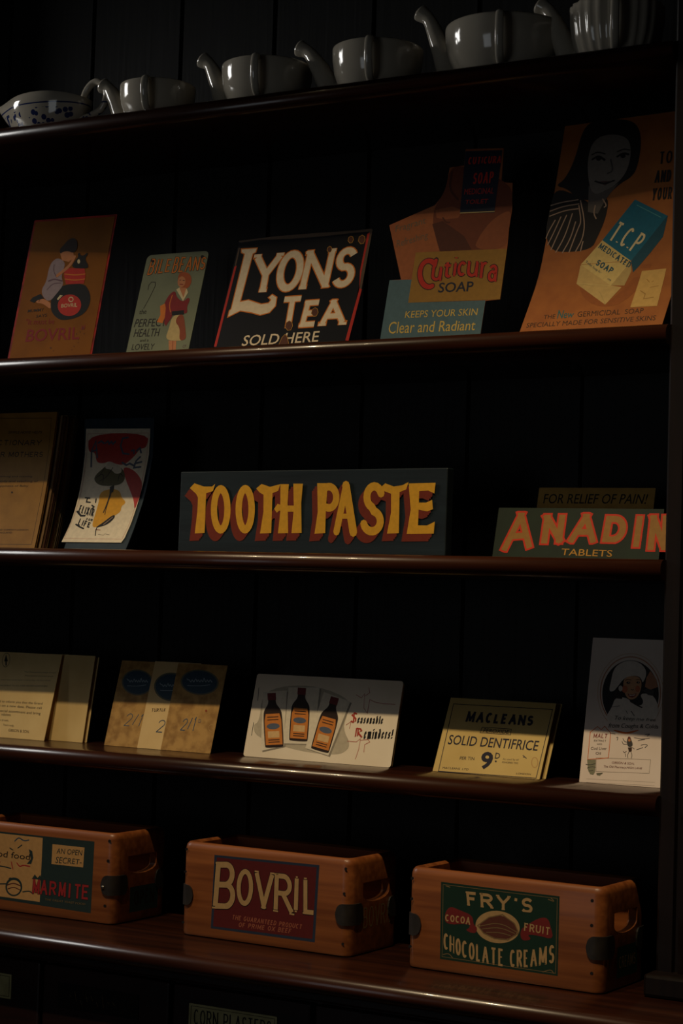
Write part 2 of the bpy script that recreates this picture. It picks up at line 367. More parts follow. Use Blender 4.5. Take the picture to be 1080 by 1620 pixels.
def card(name, outline, t, m, S, parent, h0=0):
    bm = bmesh.new(); f = bm.faces.new([bm.verts.new((x, y, h0)) for x, y in outline])
    if S.cuts:
        for v in S.cuts: bmesh.ops.bisect_plane(bm, geom=bm.verts[:]+bm.edges[:]+bm.faces[:], plane_co=(0,v,0), plane_no=(0,1,0))
    g = bmesh.ops.extrude_face_region(bm, geom=bm.faces[:], use_keep_orig=True)
    for v in [x for x in g['geom'] if isinstance(x, bmesh.types.BMVert)]: v.co.z -= t
    for v in bm.verts: v.co = S(v.co.x, v.co.y, v.co.z)
    return obj(name, bm, m, parent)
# printed artwork of every card, tin and crate: tenths of a millimetre from its lower left corner
CUTOUT=[(-11,-29),(2,968),(179,967),(-132,1794),(540,2037),(670,2219),(687,2581),(905,2593),(894,2838),(1473,2790),(1507,2287),(1674,2260),(1718,1880),(1712,1595),(1722,1306),(1717,586),(1506,577),(1494,-55)]
BACKSHEET=[(116,20),(72,307),(40,793),(27,1173),(-11,1573),(-104,2160),(1215,2155),(1288,1553),(1283,1123),(1254,640),(1257,34)]
ART={
 'bovril_tin':{
  'lettering':[
   ('T','ink',2,'MUMMY','sans',-1,[(213,909),(500,922)],[(209,860),(501,870)]),
   ('T','ink',2,'SAYS','sans',-1,[(385,813),(579,827)],[(383,767),(578,781)]),
   ('T','maroon',2,'"It must be','sans',0,[(210,754),(739,739)],[(216,656),(742,654)]),
   ('T','maroon',2,'BOVRIL','sans',-3,[(274,578),(1221,583)],[(270,372),(1247,382)]),
   ('L','maroon',2,19,[(1261,594),(1258,542)]),
   ('L','maroon',2,19,[(1303,599),(1299,547)]),
  ],
  'picture':[
   ('P','black',2,[(662,832),(606,963),(602,1118),(667,1218),(793,1296),(1147,1297),(1253,1189),(1322,1058),(1317,905),(1249,794),(1108,730),(944,705),(814,717)]),
   ('P','red',3,[(1156,988),(1170,949),(1173,909),(1166,871),(1148,837),(1121,808),(1086,787),(1044,773),(997,768),(949,772),(901,785),(856,806),(815,834),(782,868),(758,906),(744,946),(740,986),(747,1024),(765,1058),(793,1087),(828,1109),(871,1122),(917,1127),(966,1123),(1014,1109),(1059,1088),(1099,1060),(1132,1026)]),
   ('P','cream',3,[(707,1061),(751,1124),(802,1115),(732,1041)]),
   ('T','cream',4,'BOVRIL','sans',-2,[(810,973),(1098,982)],[(813,913),(1104,915)]),
   ('O','cream',4,15,[(1006,1041),(1007,1033),(1005,1025),(1002,1019),(997,1013),(990,1009),(982,1007),(973,1007),(964,1008),(955,1011),(947,1016),(939,1022),(933,1029),(929,1037),(926,1045),(925,1053),(927,1060),(930,1067),(935,1072),(942,1076),(950,1079),(959,1079),(968,1078),(977,1075),(985,1070),(993,1064),(999,1057),(1003,1049)]),
   ('P','red',3,[(752,1459),(742,1577),(1111,1543),(1152,1425),(1148,1294),(821,1298)]),
   ('L','orange',4,18,[(764,1472),(962,1442),(1137,1452)]),
   ('L','orange',4,18,[(789,1386),(979,1357),(1147,1368)]),
   ('P','black',4,[(852,1564),(910,1697),(957,1746),(929,1800),(971,1817),(992,1768),(1053,1760),(1106,1816),(1124,1776),(1091,1728),(1106,1673),(1172,1592),(1168,1540)]),
   ('P','cream',5,[(1006,1666),(1007,1658),(1006,1650),(1005,1643),(1002,1638),(998,1634),(993,1631),(987,1631),(982,1632),(975,1635),(970,1639),(964,1645),(960,1653),(956,1660),(954,1669),(953,1677),(953,1684),(955,1691),(958,1697),(962,1701),(967,1703),(972,1704),(978,1703),(984,1700),(990,1695),(995,1689),(1000,1682),(1003,1674)]),
   ('P','lilac',2,[(554,1757),(448,1645),(451,1359),(384,1232),(441,1100),(581,1016),(692,1165),(785,1303),(710,1423),(726,1552),(736,1642),(679,1710)]),
   ('L','mauve',3,25,[(492,1369),(585,1403),(738,1357)]),
   ('L','mauve',3,13,[(493,1227),(573,1326),(730,1325)]),
   ('L','mauve',3,13,[(536,1640),(543,1536),(623,1427)]),
   ('P','skin',3,[(603,1832),(716,1878),(836,1851),(885,1751),(801,1671),(666,1705)]),
   ('P','hair',4,[(615,1812),(578,1886),(641,1961),(721,2061),(819,2074),(894,1998),(904,1867),(844,1812),(733,1864),(638,1841)]),
   ('L','skin',3,53,[(632,1453),(732,1525),(840,1623),(885,1751)]),
   ('L','skin',1.5,76,[(358,1052),(477,1034),(609,950)]),
   ('P','black',3,[(208,1054),(252,1109),(387,1162),(467,1082),(354,1061),(297,1017)]),
  ],
 },
 'bile':{
  'hole':[
   ('P','black',3,[(148,1628),(148,1622),(147,1616),(145,1611),(141,1607),(135,1604),(129,1602),(121,1602),(114,1603),(106,1606),(99,1610),(93,1614),(88,1620),(84,1626),(82,1632),(81,1638),(82,1644),(85,1649),(89,1653),(95,1656),(101,1657),(108,1658),(116,1656),(123,1654),(130,1650),(137,1645),(142,1640),(146,1634)]),
   ('P','black',3,[(1033,1629),(1033,1623),(1032,1617),(1030,1612),(1026,1608),(1020,1606),(1014,1604),(1007,1604),(1000,1605),(992,1608),(986,1611),(980,1616),(975,1621),(971,1627),(969,1633),(968,1639),(969,1645),(972,1650),(976,1654),(981,1657),(988,1658),(995,1658),(1002,1657),(1009,1655),(1016,1651),(1022,1646),(1027,1641),(1031,1635)]),
  ],
  'lettering':[
   ('T','orange',3,'BILE','art',22,[(95,1664),(470,1630)],[(69,1390),(474,1427)]),
   ('T','ink',2.5,'BILE','art',35,[(95,1664),(470,1630)],[(69,1390),(474,1427)],7),
   ('T','orange',3,'BEANS','art',22,[(521,1662),(1079,1623)],[(507,1395),(1080,1425)]),
   ('T','ink',2.5,'BEANS','art',35,[(521,1662),(1079,1623)],[(507,1395),(1080,1425)],7),
   ('L','ink',2,9,[(147,1148),(144,1222),(181,1271),(248,1266),(265,1208),(240,1115),(202,997),(142,839)]),
   ('T','ink',2,'the','sans',-1,[(82,822),(206,829)],[(79,746),(210,748)]),
   ('T','ink',2,'PERFECT','sans',-1,[(56,670),(592,658)],[(38,537),(608,529)]),
   ('T','ink',2,'HEALTH','sans',-1,[(81,506),(520,497)],[(71,378),(515,371)]),
   ('T','ink',2,'and a','sans',-1,[(209,339),(355,339)],[(205,293),(357,294)]),
   ('T','ink',2,'LOVELY','sans',0,[(90,262),(485,254)],[(87,166),(479,157)]),
   ('T','ink',2,'FIGURE','sans',0,[(114,116),(505,108)],[(103,-9),(505,-12)]),
   ('T','mauve',2,'CF','sans',0,[(985,209),(1042,211)],[(982,164),(1038,167)]),
  ],
  'picture':[
   ('P','ginger',2,[(643,1386),(724,1411),(851,1359),(902,1249),(884,1150),(821,1114),(695,1162),(645,1265)]),
   ('P','skin',3,[(795,1225),(793,1206),(789,1189),(781,1174),(770,1163),(757,1155),(742,1152),(726,1153),(710,1159),(695,1169),(681,1182),(669,1198),(660,1217),(653,1236),(651,1256),(652,1275),(656,1292),(664,1307),(675,1318),(688,1326),(703,1329),(719,1328),(735,1322),(751,1312),(765,1299),(777,1283),(786,1264),(792,1245)]),
   ('L','maroon',4,13,[(707,1201),(759,1194)]),
   ('L','hair',4,9,[(684,1270),(706,1271)]),
   ('L','hair',4,9,[(744,1262),(770,1260)]),
   ('P','cream',3,[(659,1117),(823,919),(880,1057),(846,1119),(712,1151)]),
   ('P','skin',4,[(705,1148),(831,1134),(817,975)]),
   ('P','maroon',2.5,[(643,1105),(560,1056),(500,926),(483,767),(658,573),(682,717),(884,713),(945,727),(909,824),(944,938),(897,983),(827,901),(694,988)]),
   ('L','orange',3,13,[(610,1027),(589,868),(660,718)]),
   ('P','black',3,[(664,764),(874,770),(889,703),(675,697)]),
   ('P','orange',3,[(431,863),(510,899),(577,736),(541,578),(434,604),(473,715)]),
   ('P','maroon',3,[(543,817),(632,839),(680,664),(611,529),(571,577)]),
   ('P','cream2',2,[(686,699),(886,703),(981,425),(1020,295),(899,275),(646,303),(677,492)]),
   ('P','rust',2.6,[(800,704),(886,703),(981,425),(1020,295),(899,275),(873,483),(754,594)]),
   ('P','skin',1.5,[(717,291),(852,281),(900,-2),(791,3)]),
   ('L','rust',2,10,[(792,283),(849,0)]),
  ],
 },
 'lyons':{
  'border':[
   ('P','red',1,[(25,1431),(62,1443),(35,140),(-8,142)]),
   ('P','rustgrey',1,[(21,1734),(50,1737),(51,1438),(26,1428)]),
   ('P','rustgrey',1,[(-9,1852),(577,1875),(1293,1871),(1935,1853),(2232,1860),(2233,1816),(1942,1818),(1483,1807),(892,1811),(374,1840),(30,1820)]),
   ('P','rustgrey',1,[(2202,1830),(2248,1853),(2260,1333),(2269,895),(2240,911),(2204,1200)]),
   ('P','red',1,[(2234,925),(2275,908),(2232,122),(2180,130)]),
   ('P','red',1.5,[(2216,1806),(2178,1782),(2183,1201),(2235,897),(2210,1172)]),
  ],
  'lettering':[
   ('P','ivory',3,[(86,1705),(347,1699),(340,1639),(296,1620),(267,838),(407,857),(646,775),(771,786),(806,840),(755,879),(799,918),(882,871),(893,737),(818,641),(671,611),(509,660),(310,700),(122,616),(123,706),(147,733),(161,1625),(98,1658)]),
   ('O','orange',2.5,33,[(86,1705),(347,1699),(340,1639),(296,1620),(267,838),(407,857),(646,775),(771,786),(806,840),(755,879),(799,918),(882,871),(893,737),(818,641),(671,611),(509,660),(310,700),(122,616),(123,706),(147,733),(161,1625),(98,1658)]),
   ('T','ivory',3,'Y','slab',101,[(346,1604),(835,1597)],[(379,971),(865,967)]),
   ('T','orange',2.5,'Y','slab',133,[(346,1604),(835,1597)],[(379,971),(865,967)],16),
   ('T','ivory',3,'O','slab',109,[(792,1626),(1226,1597)],[(809,965),(1237,948)]),
   ('T','orange',2.5,'O','slab',141,[(792,1626),(1226,1597)],[(809,965),(1237,948)],16),
   ('T','ivory',3,'N','slab',95,[(1251,1589),(1709,1598)],[(1241,970),(1707,960)]),
   ('T','orange',2.5,'N','slab',128,[(1251,1589),(1709,1598)],[(1241,970),(1707,960)],16),
   ('T','ivory',3,'S','slab',101,[(1747,1594),(2100,1588)],[(1758,962),(2101,955)]),
   ('T','orange',2.5,'S','slab',133,[(1747,1594),(2100,1588)],[(1758,962),(2101,955)],16),
   ('T','ivory',3,'T','slab',82,[(979,870),(1346,869)],[(1025,365),(1357,379)]),
   ('T','orange',2.5,'T','slab',114,[(979,870),(1346,869)],[(1025,365),(1357,379)],16),
   ('T','ivory',3,'E','slab',79,[(1399,788),(1659,788)],[(1376,372),(1661,373)]),
   ('T','orange',2.5,'E','slab',111,[(1399,788),(1659,788)],[(1376,372),(1661,373)],16),
   ('T','ivory',3,'A','slab',79,[(1685,775),(2027,775)],[(1699,371),(2133,368)]),
   ('T','orange',2.5,'A','slab',111,[(1685,775),(2027,775)],[(1699,371),(2133,368)],16),
   ('T','ivory',3,'SOLD HERE','sans',-2,[(485,294),(1735,298)],[(466,127),(1739,131)]),
  ],
  'rust_chip':[
   ('P','rust2',4,[(1635,589),(1621,538),(1580,534),(1533,582),(1536,639),(1572,663),(1613,641)]),
   ('O','ochre',3.5,16,[(1635,589),(1621,538),(1580,534),(1533,582),(1536,639),(1572,663),(1613,641)]),
   ('P','rust2',4,[(1260,399),(1244,343),(1198,339),(1145,391),(1147,455),(1188,482),(1234,458)]),
   ('O','ochre',3.5,16,[(1260,399),(1244,343),(1198,339),(1145,391),(1147,455),(1188,482),(1234,458)]),
   ('P','rust2',4,[(1639,1576),(1629,1542),(1602,1540),(1570,1573),(1571,1612),(1596,1628),(1624,1613)]),
   ('O','ochre',3.5,16,[(1639,1576),(1629,1542),(1602,1540),(1570,1573),(1571,1612),(1596,1628),(1624,1613)]),
   ('P','rust2',4,[(2159,1688),(2144,1637),(2104,1634),(2057,1683),(2060,1742),(2096,1765),(2137,1742)]),
   ('O','ochre',3.5,16,[(2159,1688),(2144,1637),(2104,1634),(2057,1683),(2060,1742),(2096,1765),(2137,1742)]),
   ('P','rust2',4,[(1964,1705),(1953,1666),(1921,1663),(1885,1702),(1887,1747),(1915,1765),(1947,1747)]),
   ('O','ochre',3.5,16,[(1964,1705),(1953,1666),(1921,1663),(1885,1702),(1887,1747),(1915,1765),(1947,1747)]),
   ('P','rust2',4,[(1105,125),(1131,227),(1165,267),(1198,251),(1264,117)]),
   ('O','ochre',3.5,16,[(1105,125),(1131,227),(1165,267),(1198,251),(1264,117)]),
  ],
 },
 'cuti':{
  'picture':[
   ('P','peach',1,[(-132,1794),(540,2037),(627,1952),(677,1455),(763,1342),(348,1351),(328,957),(179,967)]),
   ('P','fleshdark',1,[(540,2037),(670,2219),(687,2581),(905,2593),(1674,2260),(1718,1880),(1693,1575),(1707,1305),(717,1341),(665,1456),(540,1757)]),
   ('P','flesh',1.5,[(1517,1798),(1719,1876),(1704,1574),(1713,1307),(1222,1326),(1285,1519),(1397,1687)]),
   ('P','flesh',1.5,[(556,1959),(807,1993),(978,1922),(925,1815),(741,1808),(597,1842)]),
   ('P','fleshshadow',1.3,[(540,1757),(698,1789),(1056,1537),(1199,1328),(717,1341),(665,1456)]),
   ('L','fleshshadow',2,22,[(691,1835),(748,1763),(806,1758)]),
   ('L','fleshshadow',2,30,[(732,2508),(722,2260),(885,2087)]),
   ('P','navy',2,[(898,2805),(1458,2763),(1461,1845),(943,1880)]),
   ('L','cream2',3,13,[(949,1884),(1459,1863)]),
   ('T','red',3,'CUTICURA','slab',19,[(963,2708),(1461,2679)],[(962,2599),(1457,2572)]),
   ('T','red',3,'SOAP','slab',22,[(1073,2463),(1378,2456)],[(1074,2295),(1378,2288)]),
   ('T','red',3,'MEDICINAL','sans',0,[(968,2237),(1411,2214)],[(968,2152),(1409,2129)]),
   ('T','red',3,'TOILET','sans',0,[(1003,2072),(1346,2057)],[(1000,2010),(1344,1993)]),
   ('P','blue',2,[(2,968),(380,954),(343,618),(1505,584),(1494,-55),(-11,-29)]),
   ('P','yellow',3,[(348,1351),(1722,1306),(1717,586),(343,618)]),
  ],
  'lettering':[
   ('T','greybrown',2,'Fragrant','sans',0,[(-29,1777),(424,1875)],[(-14,1649),(444,1743)]),
   ('T','greybrown',2,'Refreshing','sans',0,[(24,1555),(490,1654)],[(41,1418),(505,1522)]),
   ('L','ink',4,91,[(659,1167),(633,1189),(606,1205),(578,1213),(551,1214),(526,1207),(504,1192),(485,1171),(471,1144),(462,1112),(459,1076),(461,1038),(468,1000),(481,962),(498,927),(519,896),(543,870),(570,849),(597,836),(624,830),(651,831),(675,840)]),
   ('L','red',5,69,[(659,1167),(633,1189),(606,1205),(578,1213),(551,1214),(526,1207),(504,1192),(485,1171),(471,1144),(462,1112),(459,1076),(461,1038),(468,1000),(481,962),(498,927),(519,896),(543,870),(570,849),(597,836),(624,830),(651,831),(675,840)]),
   ('L','ink',4,78,[(679,1220),(667,1119)]),
   ('L','red',5,56,[(678,1211),(670,1127)]),
   ('T','red',5,'u','slab',41,[(640,1129),(804,1111)],[(643,921),(806,904)]),
   ('T','ink',4.5,'u','slab',63,[(640,1129),(804,1111)],[(643,921),(806,904)],11),
   ('T','red',5,'t','slab',41,[(802,1153),(951,1136)],[(804,955),(952,938)]),
   ('T','ink',4.5,'t','slab',63,[(802,1153),(951,1136)],[(804,955),(952,938)],11),
   ('T','red',5,'i','slab',41,[(955,1173),(1016,1163)],[(958,960),(1019,949)]),
   ('T','ink',4.5,'i','slab',63,[(955,1173),(1016,1163)],[(958,960),(1019,949)],11),
   ('T','red',5,'c','slab',41,[(1023,1177),(1161,1161)],[(1026,962),(1165,946)]),
   ('T','ink',4.5,'c','slab',63,[(1023,1177),(1161,1161)],[(1026,962),(1165,946)],11),
   ('T','red',5,'u','slab',41,[(1169,1171),(1339,1153)],[(1174,943),(1343,925)]),
   ('T','ink',4.5,'u','slab',63,[(1169,1171),(1339,1153)],[(1174,943),(1343,925)],11),
   ('T','red',5,'r','slab',41,[(1353,1145),(1481,1130)],[(1359,909),(1487,894)]),
   ('T','ink',4.5,'r','slab',63,[(1353,1145),(1481,1130)],[(1359,909),(1487,894)],11),
   ('T','red',5,'a','slab',41,[(1486,1097),(1630,1080)],[(1492,853),(1637,837)]),
   ('T','ink',4.5,'a','slab',63,[(1486,1097),(1630,1080)],[(1492,853),(1637,837)],11),
   ('T','navy',4,'SOAP','sans',-3,[(780,881),(1297,870)],[(776,737),(1300,724)]),
   ('T','lemon',4,'KEEPS YOUR SKIN','sans',-1,[(329,497),(1413,477)],[(325,398),(1409,378)]),
   ('T','lemon',4,'Clear and Radiant','sans',-1,[(98,355),(1410,309)],[(102,181),(1403,168)]),
  ],
 },
 'tcp':{
  'picture':[
   ('P','black2',1,[(281,3126),(435,3225),(824,3196),(1073,3103),(1181,2841),(1178,2466),(1118,2320),(944,2235),(763,2043),(378,2061),(202,2248),(-6,2319),(128,2400),(229,2676)]),
   ('P','greyface',2,[(466,2946),(710,2997),(984,2902),(1054,2669),(1034,2412),(919,2249),(746,2151),(596,2120),(497,2286),(414,2653)]),
   ('P','greyneck',1.8,[(501,2262),(746,2151),(941,2259),(787,2040),(703,1836),(553,1876)]),
   ('L','black2',3,30,[(495,2648),(577,2691),(677,2616)]),
   ('P','black2',3,[(623,2642),(623,2635),(621,2629),(617,2624),(612,2619),(605,2616),(597,2615),(589,2615),(580,2617),(571,2621),(563,2625),(556,2631),(551,2638),(547,2645),(545,2652),(544,2659),(546,2665),(550,2670),(555,2675),(562,2677),(570,2679),(579,2679),(588,2677),(596,2673),(604,2669),(611,2663),(617,2656),(621,2649)]),
   ('L','black2',3,30,[(858,2642),(932,2684),(1016,2655)]),
   ('P','black2',3,[(977,2636),(977,2629),(975,2623),(971,2618),(966,2614),(959,2611),(951,2610),(943,2610),(934,2612),(926,2615),(918,2620),(911,2625),(906,2632),(902,2639),(900,2646),(900,2653),(902,2659),(905,2664),(911,2669),(917,2671),(925,2673),(934,2672),(942,2671),(951,2667),(959,2663),(965,2657),(971,2650),(975,2643)]),
   ('L','black2',3,18,[(477,2717),(556,2750),(670,2705)]),
   ('L','black2',3,18,[(847,2714),(937,2743),(1024,2715)]),
   ('L','black2',3,23,[(588,2318),(728,2259),(864,2296)]),
   ('P','lip',2.5,[(626,2304),(720,2308),(842,2289),(743,2239)]),
   ('L','greydark',3,21,[(768,2610),(830,2437),(752,2411)]),
   ('P','black2',1.5,[(-1,2295),(366,2134),(691,1909),(735,2069),(837,2023),(827,1729),(760,1500),(698,1313),(221,1315),(60,1425),(-35,1650),(-26,1985)]),
   ('L','stripe',2.5,16,[(-17,2032),(136,2063),(376,2073)]),
   ('L','stripe',2.5,16,[(-15,1948),(171,2000),(399,2011)]),
   ('L','stripe',2.5,16,[(-7,1875),(206,1936),(399,1940)]),
   ('L','stripe',2.5,16,[(84,1805),(15,1645),(-5,1551)]),
   ('L','stripe',2.5,16,[(162,1845),(94,1613),(38,1451)]),
   ('L','stripe',2.5,16,[(244,1861),(168,1606),(101,1373)]),
   ('L','stripe',2.5,16,[(326,1876),(275,1548),(182,1330)]),
   ('L','stripe',2.5,16,[(396,1750),(365,1515),(281,1314)]),
   ('L','stripe',2.5,16,[(403,1987),(481,1741),(449,1649),(378,1312)]),
   ('L','stripe',2.5,16,[(415,2057),(534,1735),(547,1497),(473,1315)]),
   ('L','stripe',2.5,16,[(556,1449),(544,1313)]),
   ('L','stripe',2.5,16,[(739,2045),(815,1942),(783,1922)]),
   ('L','stripe',2.5,16,[(646,1961),(642,1843),(691,1767)]),
   ('P','tandark',1.2,[(604,793),(848,676),(1117,424),(1313,660),(1430,910),(1581,1282),(1615,893),(1444,515),(1214,363),(865,460)]),
   ('P','tealdark',2,[(1657,1685),(1713,1702),(1692,1409),(1372,916),(1300,1107)]),
   ('P','teal',2.2,[(1210,1986),(1706,1703),(1664,1643),(1301,1100),(836,1441)]),
   ('L','tealpale',3,12,[(1253,1900),(1618,1689)]),
   ('P','packcream',2.2,[(836,1441),(1301,1100),(1108,738),(585,1108)]),
   ('P','packshade',2.1,[(1301,1100),(1342,944),(1301,720),(1108,738)]),
   ('P','packshade2',2.0,[(585,1108),(1108,738),(1269,696),(1117,424),(599,812)]),
   ('L','packshade',2.6,12,[(697,798),(928,723),(1113,438)]),
   ('L','packcream',2.6,9,[(621,818),(1110,733)]),
   ('T','cream',4,'T.C.P','slab',30,[(1036,1696),(1468,1450)],[(914,1448),(1325,1212)]),
   ('T','tealdark',4,'MEDICATED','slab',16,[(828,1404),(1326,1069)],[(793,1337),(1294,986)]),
   ('T','tealdark',4,'SOAP','slab',18,[(834,1168),(1092,1004)],[(801,1088),(1060,925)]),
   ('T','tealdark',4,'Toilet Soap for daily use','sans',0,[(660,1167),(1093,840)],[(645,1127),(1082,794)]),
  ],
  'paper_patch':[
   ('P','tape',3,[(1493,929),(1824,936),(1853,340),(1486,348)]),
   ('L','tandark2',4,12,[(1594,792),(1658,721),(1693,757)]),
   ('L','tandark2',4,12,[(1553,611),(1636,551),(1635,472),(1765,486)]),
   ('L','tandark2',4,12,[(1676,653),(1783,669)]),
  ],
  'lettering':[
   ('T','brownink',2,'THE','sans',0,[(277,326),(444,323)],[(286,261),(452,258)]),
   ('T','teal2',2,'New','sans',-2,[(469,391),(710,352)],[(485,245),(713,248)]),
   ('T','brownink',2,'GERMICIDAL  SOAP','sans',0,[(760,340),(1681,320)],[(774,253),(1689,241)]),
   ('T','brownink',2,'SPECIALLY MADE FOR SENSITIVE SKINS','sans',0,[(68,208),(1884,189)],[(73,132),(1888,111)]),
   ('T','black2',4,'TO BE','slab',23,[(1460,2637),(1898,2628)],[(1468,2459),(1901,2448)]),
   ('T','black2',4,'AND','slab',23,[(1446,2368),(1669,2360)],[(1449,2195),(1672,2186)]),
   ('T','black2',4,'YOUR','slab',23,[(1445,2116),(1719,2111)],[(1444,1944),(1727,1936)]),
  ],
 },
 'book':{
  'lettering':[
   ('O','ink',1,6,[(1821,1111),(1810,566),(1813,77),(138,62),(117,565),(123,1127),(102,1718),(94,2097),(1791,2068),(1820,1611)]),
   ('T','black2',2,'SIMPLE HOME HELPS','sans',0,[(983,1873),(1647,1864)],[(970,1837),(1635,1828)]),
   ('T','black2',2,'DICTIONARY','slab',12,[(627,1738),(1662,1723)],[(623,1655),(1657,1642)]),
   ('T','black2',2,'FOR MOTHERS','slab',12,[(700,1549),(1721,1538)],[(696,1466),(1718,1457)]),
   ('T','black2',2,'on the feeding,clothing and training','sans',-1,[(365,1170),(1582,1162)],[(362,1137),(1579,1131)]),
   ('T','black2',2,'and care of the body and teaching of','sans',-1,[(322,1098),(1707,1088)],[(321,1057),(1705,1050)]),
   ('T','black2',2,'health and happiness of Baby','sans',-1,[(492,1021),(1531,1017)],[(492,979),(1532,977)]),
   ('P','black2',2,[(1248,899),(1248,895),(1248,892),(1246,889),(1244,886),(1242,884),(1238,883),(1235,883),(1231,883),(1227,884),(1223,886),(1220,889),(1217,892),(1215,896),(1214,899),(1214,903),(1214,906),(1216,910),(1218,912),(1221,914),(1224,915),(1227,916),(1231,915),(1235,914),(1239,912),(1242,909),(1245,906),(1247,903)]),
   ('T','black2',2,'PRINTED BY THE SOCIETY AND COMPANY,LONDON','sans',0,[(453,311),(1697,320)],[(458,278),(1697,290)]),
   ('T','black2',2,'LONDON,ENGLAND','sans',0,[(845,267),(1385,273)],[(850,234),(1389,244)]),
  ],
 },
 'elixir':{
  'sheet':[
   ('P','paper',1,[(22,144),(50,497),(47,849),(39,1226),(16,1600),(-38,2001),(1178,1981),(1226,1580),(1213,1163),(1195,858),(1181,458),(1168,314),(1167,241),(1137,149)]),
   ('O','redline',2,4,[(43,209),(70,569),(83,862),(73,1253),(48,1599),(12,1921),(1158,1913),(1190,1581),(1182,1163),(1164,859),(1155,486),(1124,208)]),
  ],
  'picture':[
   ('P','pinkred',2,[(29,1918),(1158,1913),(1171,1685),(1041,1672),(969,1558),(801,1416),(649,1431),(511,1486),(408,1445),(261,1463),(211,1629),(67,1625)]),
   ('P','pinkred',2,[(765,1401),(996,1346),(1197,1163),(1205,965),(1190,859),(1168,693),(1110,859),(986,1033),(872,1192)]),
   ('P','hatgreen',3,[(245,1222),(421,1382),(519,1446),(601,1432),(788,1364),(869,1218),(811,1113),(597,1086),(375,1101)]),
   ('P','paper2',3.5,[(511,1486),(649,1431),(754,1377),(779,1298),(666,1273),(570,1353),(424,1368)]),
   ('L','hair',4,12,[(312,1224),(438,1302),(458,1143)]),
   ('L','hair',4,12,[(388,1170),(503,1222),(596,1379)]),
   ('L','hair',4,12,[(736,1167),(739,1299),(813,1245)]),
   ('L','hair',4,12,[(427,1355),(370,1250)]),
   ('L','black2',5,18,[(644,1088),(637,901),(622,765),(606,661)]),
   ('L','black2',5,12,[(673,1101),(654,955),(631,737),(645,626)]),
   ('P','black2',5,[(608,1075),(680,1101),(690,995),(627,968)]),
   ('P','mustard',3,[(437,996),(638,1048),(802,1021),(872,900),(958,846),(962,805),(904,764),(925,675),(831,609),(673,484),(565,400),(477,423),(460,569),(463,820)]),
   ('P','black2',4,[(542,397),(668,499),(783,612),(843,619),(842,556),(760,463),(651,420)]),
   ('L','stripe',5,13,[(684,456),(808,584)]),
   ('L','black2',4,16,[(579,405),(582,340),(608,266)]),
   ('L','rust',4,12,[(570,369),(659,362)]),
  ],
  'lettering':[
   ('L','black2',3,23,[(184,903),(274,896),(228,889),(228,834),(302,827)]),
   ('L','black2',3,23,[(397,882),(405,827)]),
   ('L','black2',3,23,[(349,779),(397,751),(367,724)]),
   ('T','black2',3,'ELIXIR','art',22,[(131,786),(427,724)],[(120,661),(442,576)]),
   ('L','black2',3,31,[(104,675),(201,604),(273,605)]),
   ('T','black2',3,'FOR','art',13,[(325,569),(452,548)],[(326,526),(453,505)]),
   ('T','black2',3,'LIFE','art',22,[(201,562),(445,484)],[(193,439),(447,400)]),
   ('L','black2',3,26,[(162,457),(241,418),(334,385)]),
   ('L','bluegrey',4,29,[(178,1398),(135,1651),(188,1795),(264,1543)]),
   ('L','bluegrey',4,29,[(137,1637),(237,1662)]),
   ('L','bluegrey',4,29,[(237,1768),(292,1800),(346,1766)]),
   ('L','bluegrey',4,29,[(378,1765),(420,1797),(452,1751),(485,1789),(524,1749),(565,1788)]),
   ('L','bluegrey',4,29,[(791,1849),(691,1838),(672,1720),(741,1601),(854,1586)]),
   ('L','bluegrey',4,29,[(892,1638),(936,1650),(946,1598)]),
   ('L','bluegrey',4,29,[(986,1636),(1040,1681),(1076,1608)]),
   ('L','bluegrey',4,29,[(754,1456),(840,1416),(898,1441),(983,1407)]),
   ('L','bluegrey',4,29,[(1073,1543),(1008,1479),(990,1374),(1112,1386)]),
   ('L','bluegrey',4,29,[(992,1440),(1112,1464)]),
   ('L','brownink',3,5,[(646,289),(758,275),(772,297),(863,283)]),
  ],
 },
 'tooth':{
  'lettering':[
   ('P','brick',1.08,[(147,865),(228,933),(404,886),(548,885),(608,920),(570,821),(448,790),(439,225),(259,217),(296,534),(301,727),(263,783)]),
   ('L','brick',1.08,112,[(840,560),(840,504),(834,451),(825,401),(811,358),(793,322),(773,296),(751,280),(727,274),(703,279),(680,296),(658,322),(639,358),(623,401),(610,451),(601,505),(598,561),(598,617),(604,671),(614,721),(628,764),(645,800),(665,826),(688,842),(711,847),(735,842),(758,825),(780,798),(799,763),(816,719),(828,670),(837,616),(840,560)]),
   ('L','brick',1.08,112,[(1269,562),(1269,507),(1264,454),(1254,405),(1242,362),(1225,327),(1206,301),(1185,284),(1163,279),(1141,284),(1119,300),(1098,327),(1080,362),(1065,405),(1053,454),(1045,508),(1041,563),(1042,619),(1047,672),(1056,721),(1069,764),(1085,800),(1104,826),(1126,842),(1148,847),(1170,841),(1192,825),(1212,798),(1231,763),(1246,720),(1258,671),(1266,618),(1269,562)]),
   ('P','brick',1.08,[(1341,853),(1432,915),(1580,874),(1692,896),(1759,911),(1723,818),(1626,787),(1622,233),(1426,225),(1477,530),(1471,765),(1401,797)]),
   ('P','brick',1.08,[(1759,911),(1904,909),(1891,665),(1912,234),(1738,230),(1769,529)]),
   ('P','brick',1.08,[(1981,916),(2143,914),(2121,644),(2141,239),(1969,234),(1999,567)]),
   ('P','brick',1.08,[(1661,569),(1718,639),(1806,615),(2022,614),(2024,528),(1832,529),(1749,545),(1711,514)]),
   ('P','brick',1.08,[(2385,919),(2558,917),(2540,527),(2538,240),(2359,228),(2404,527)]),
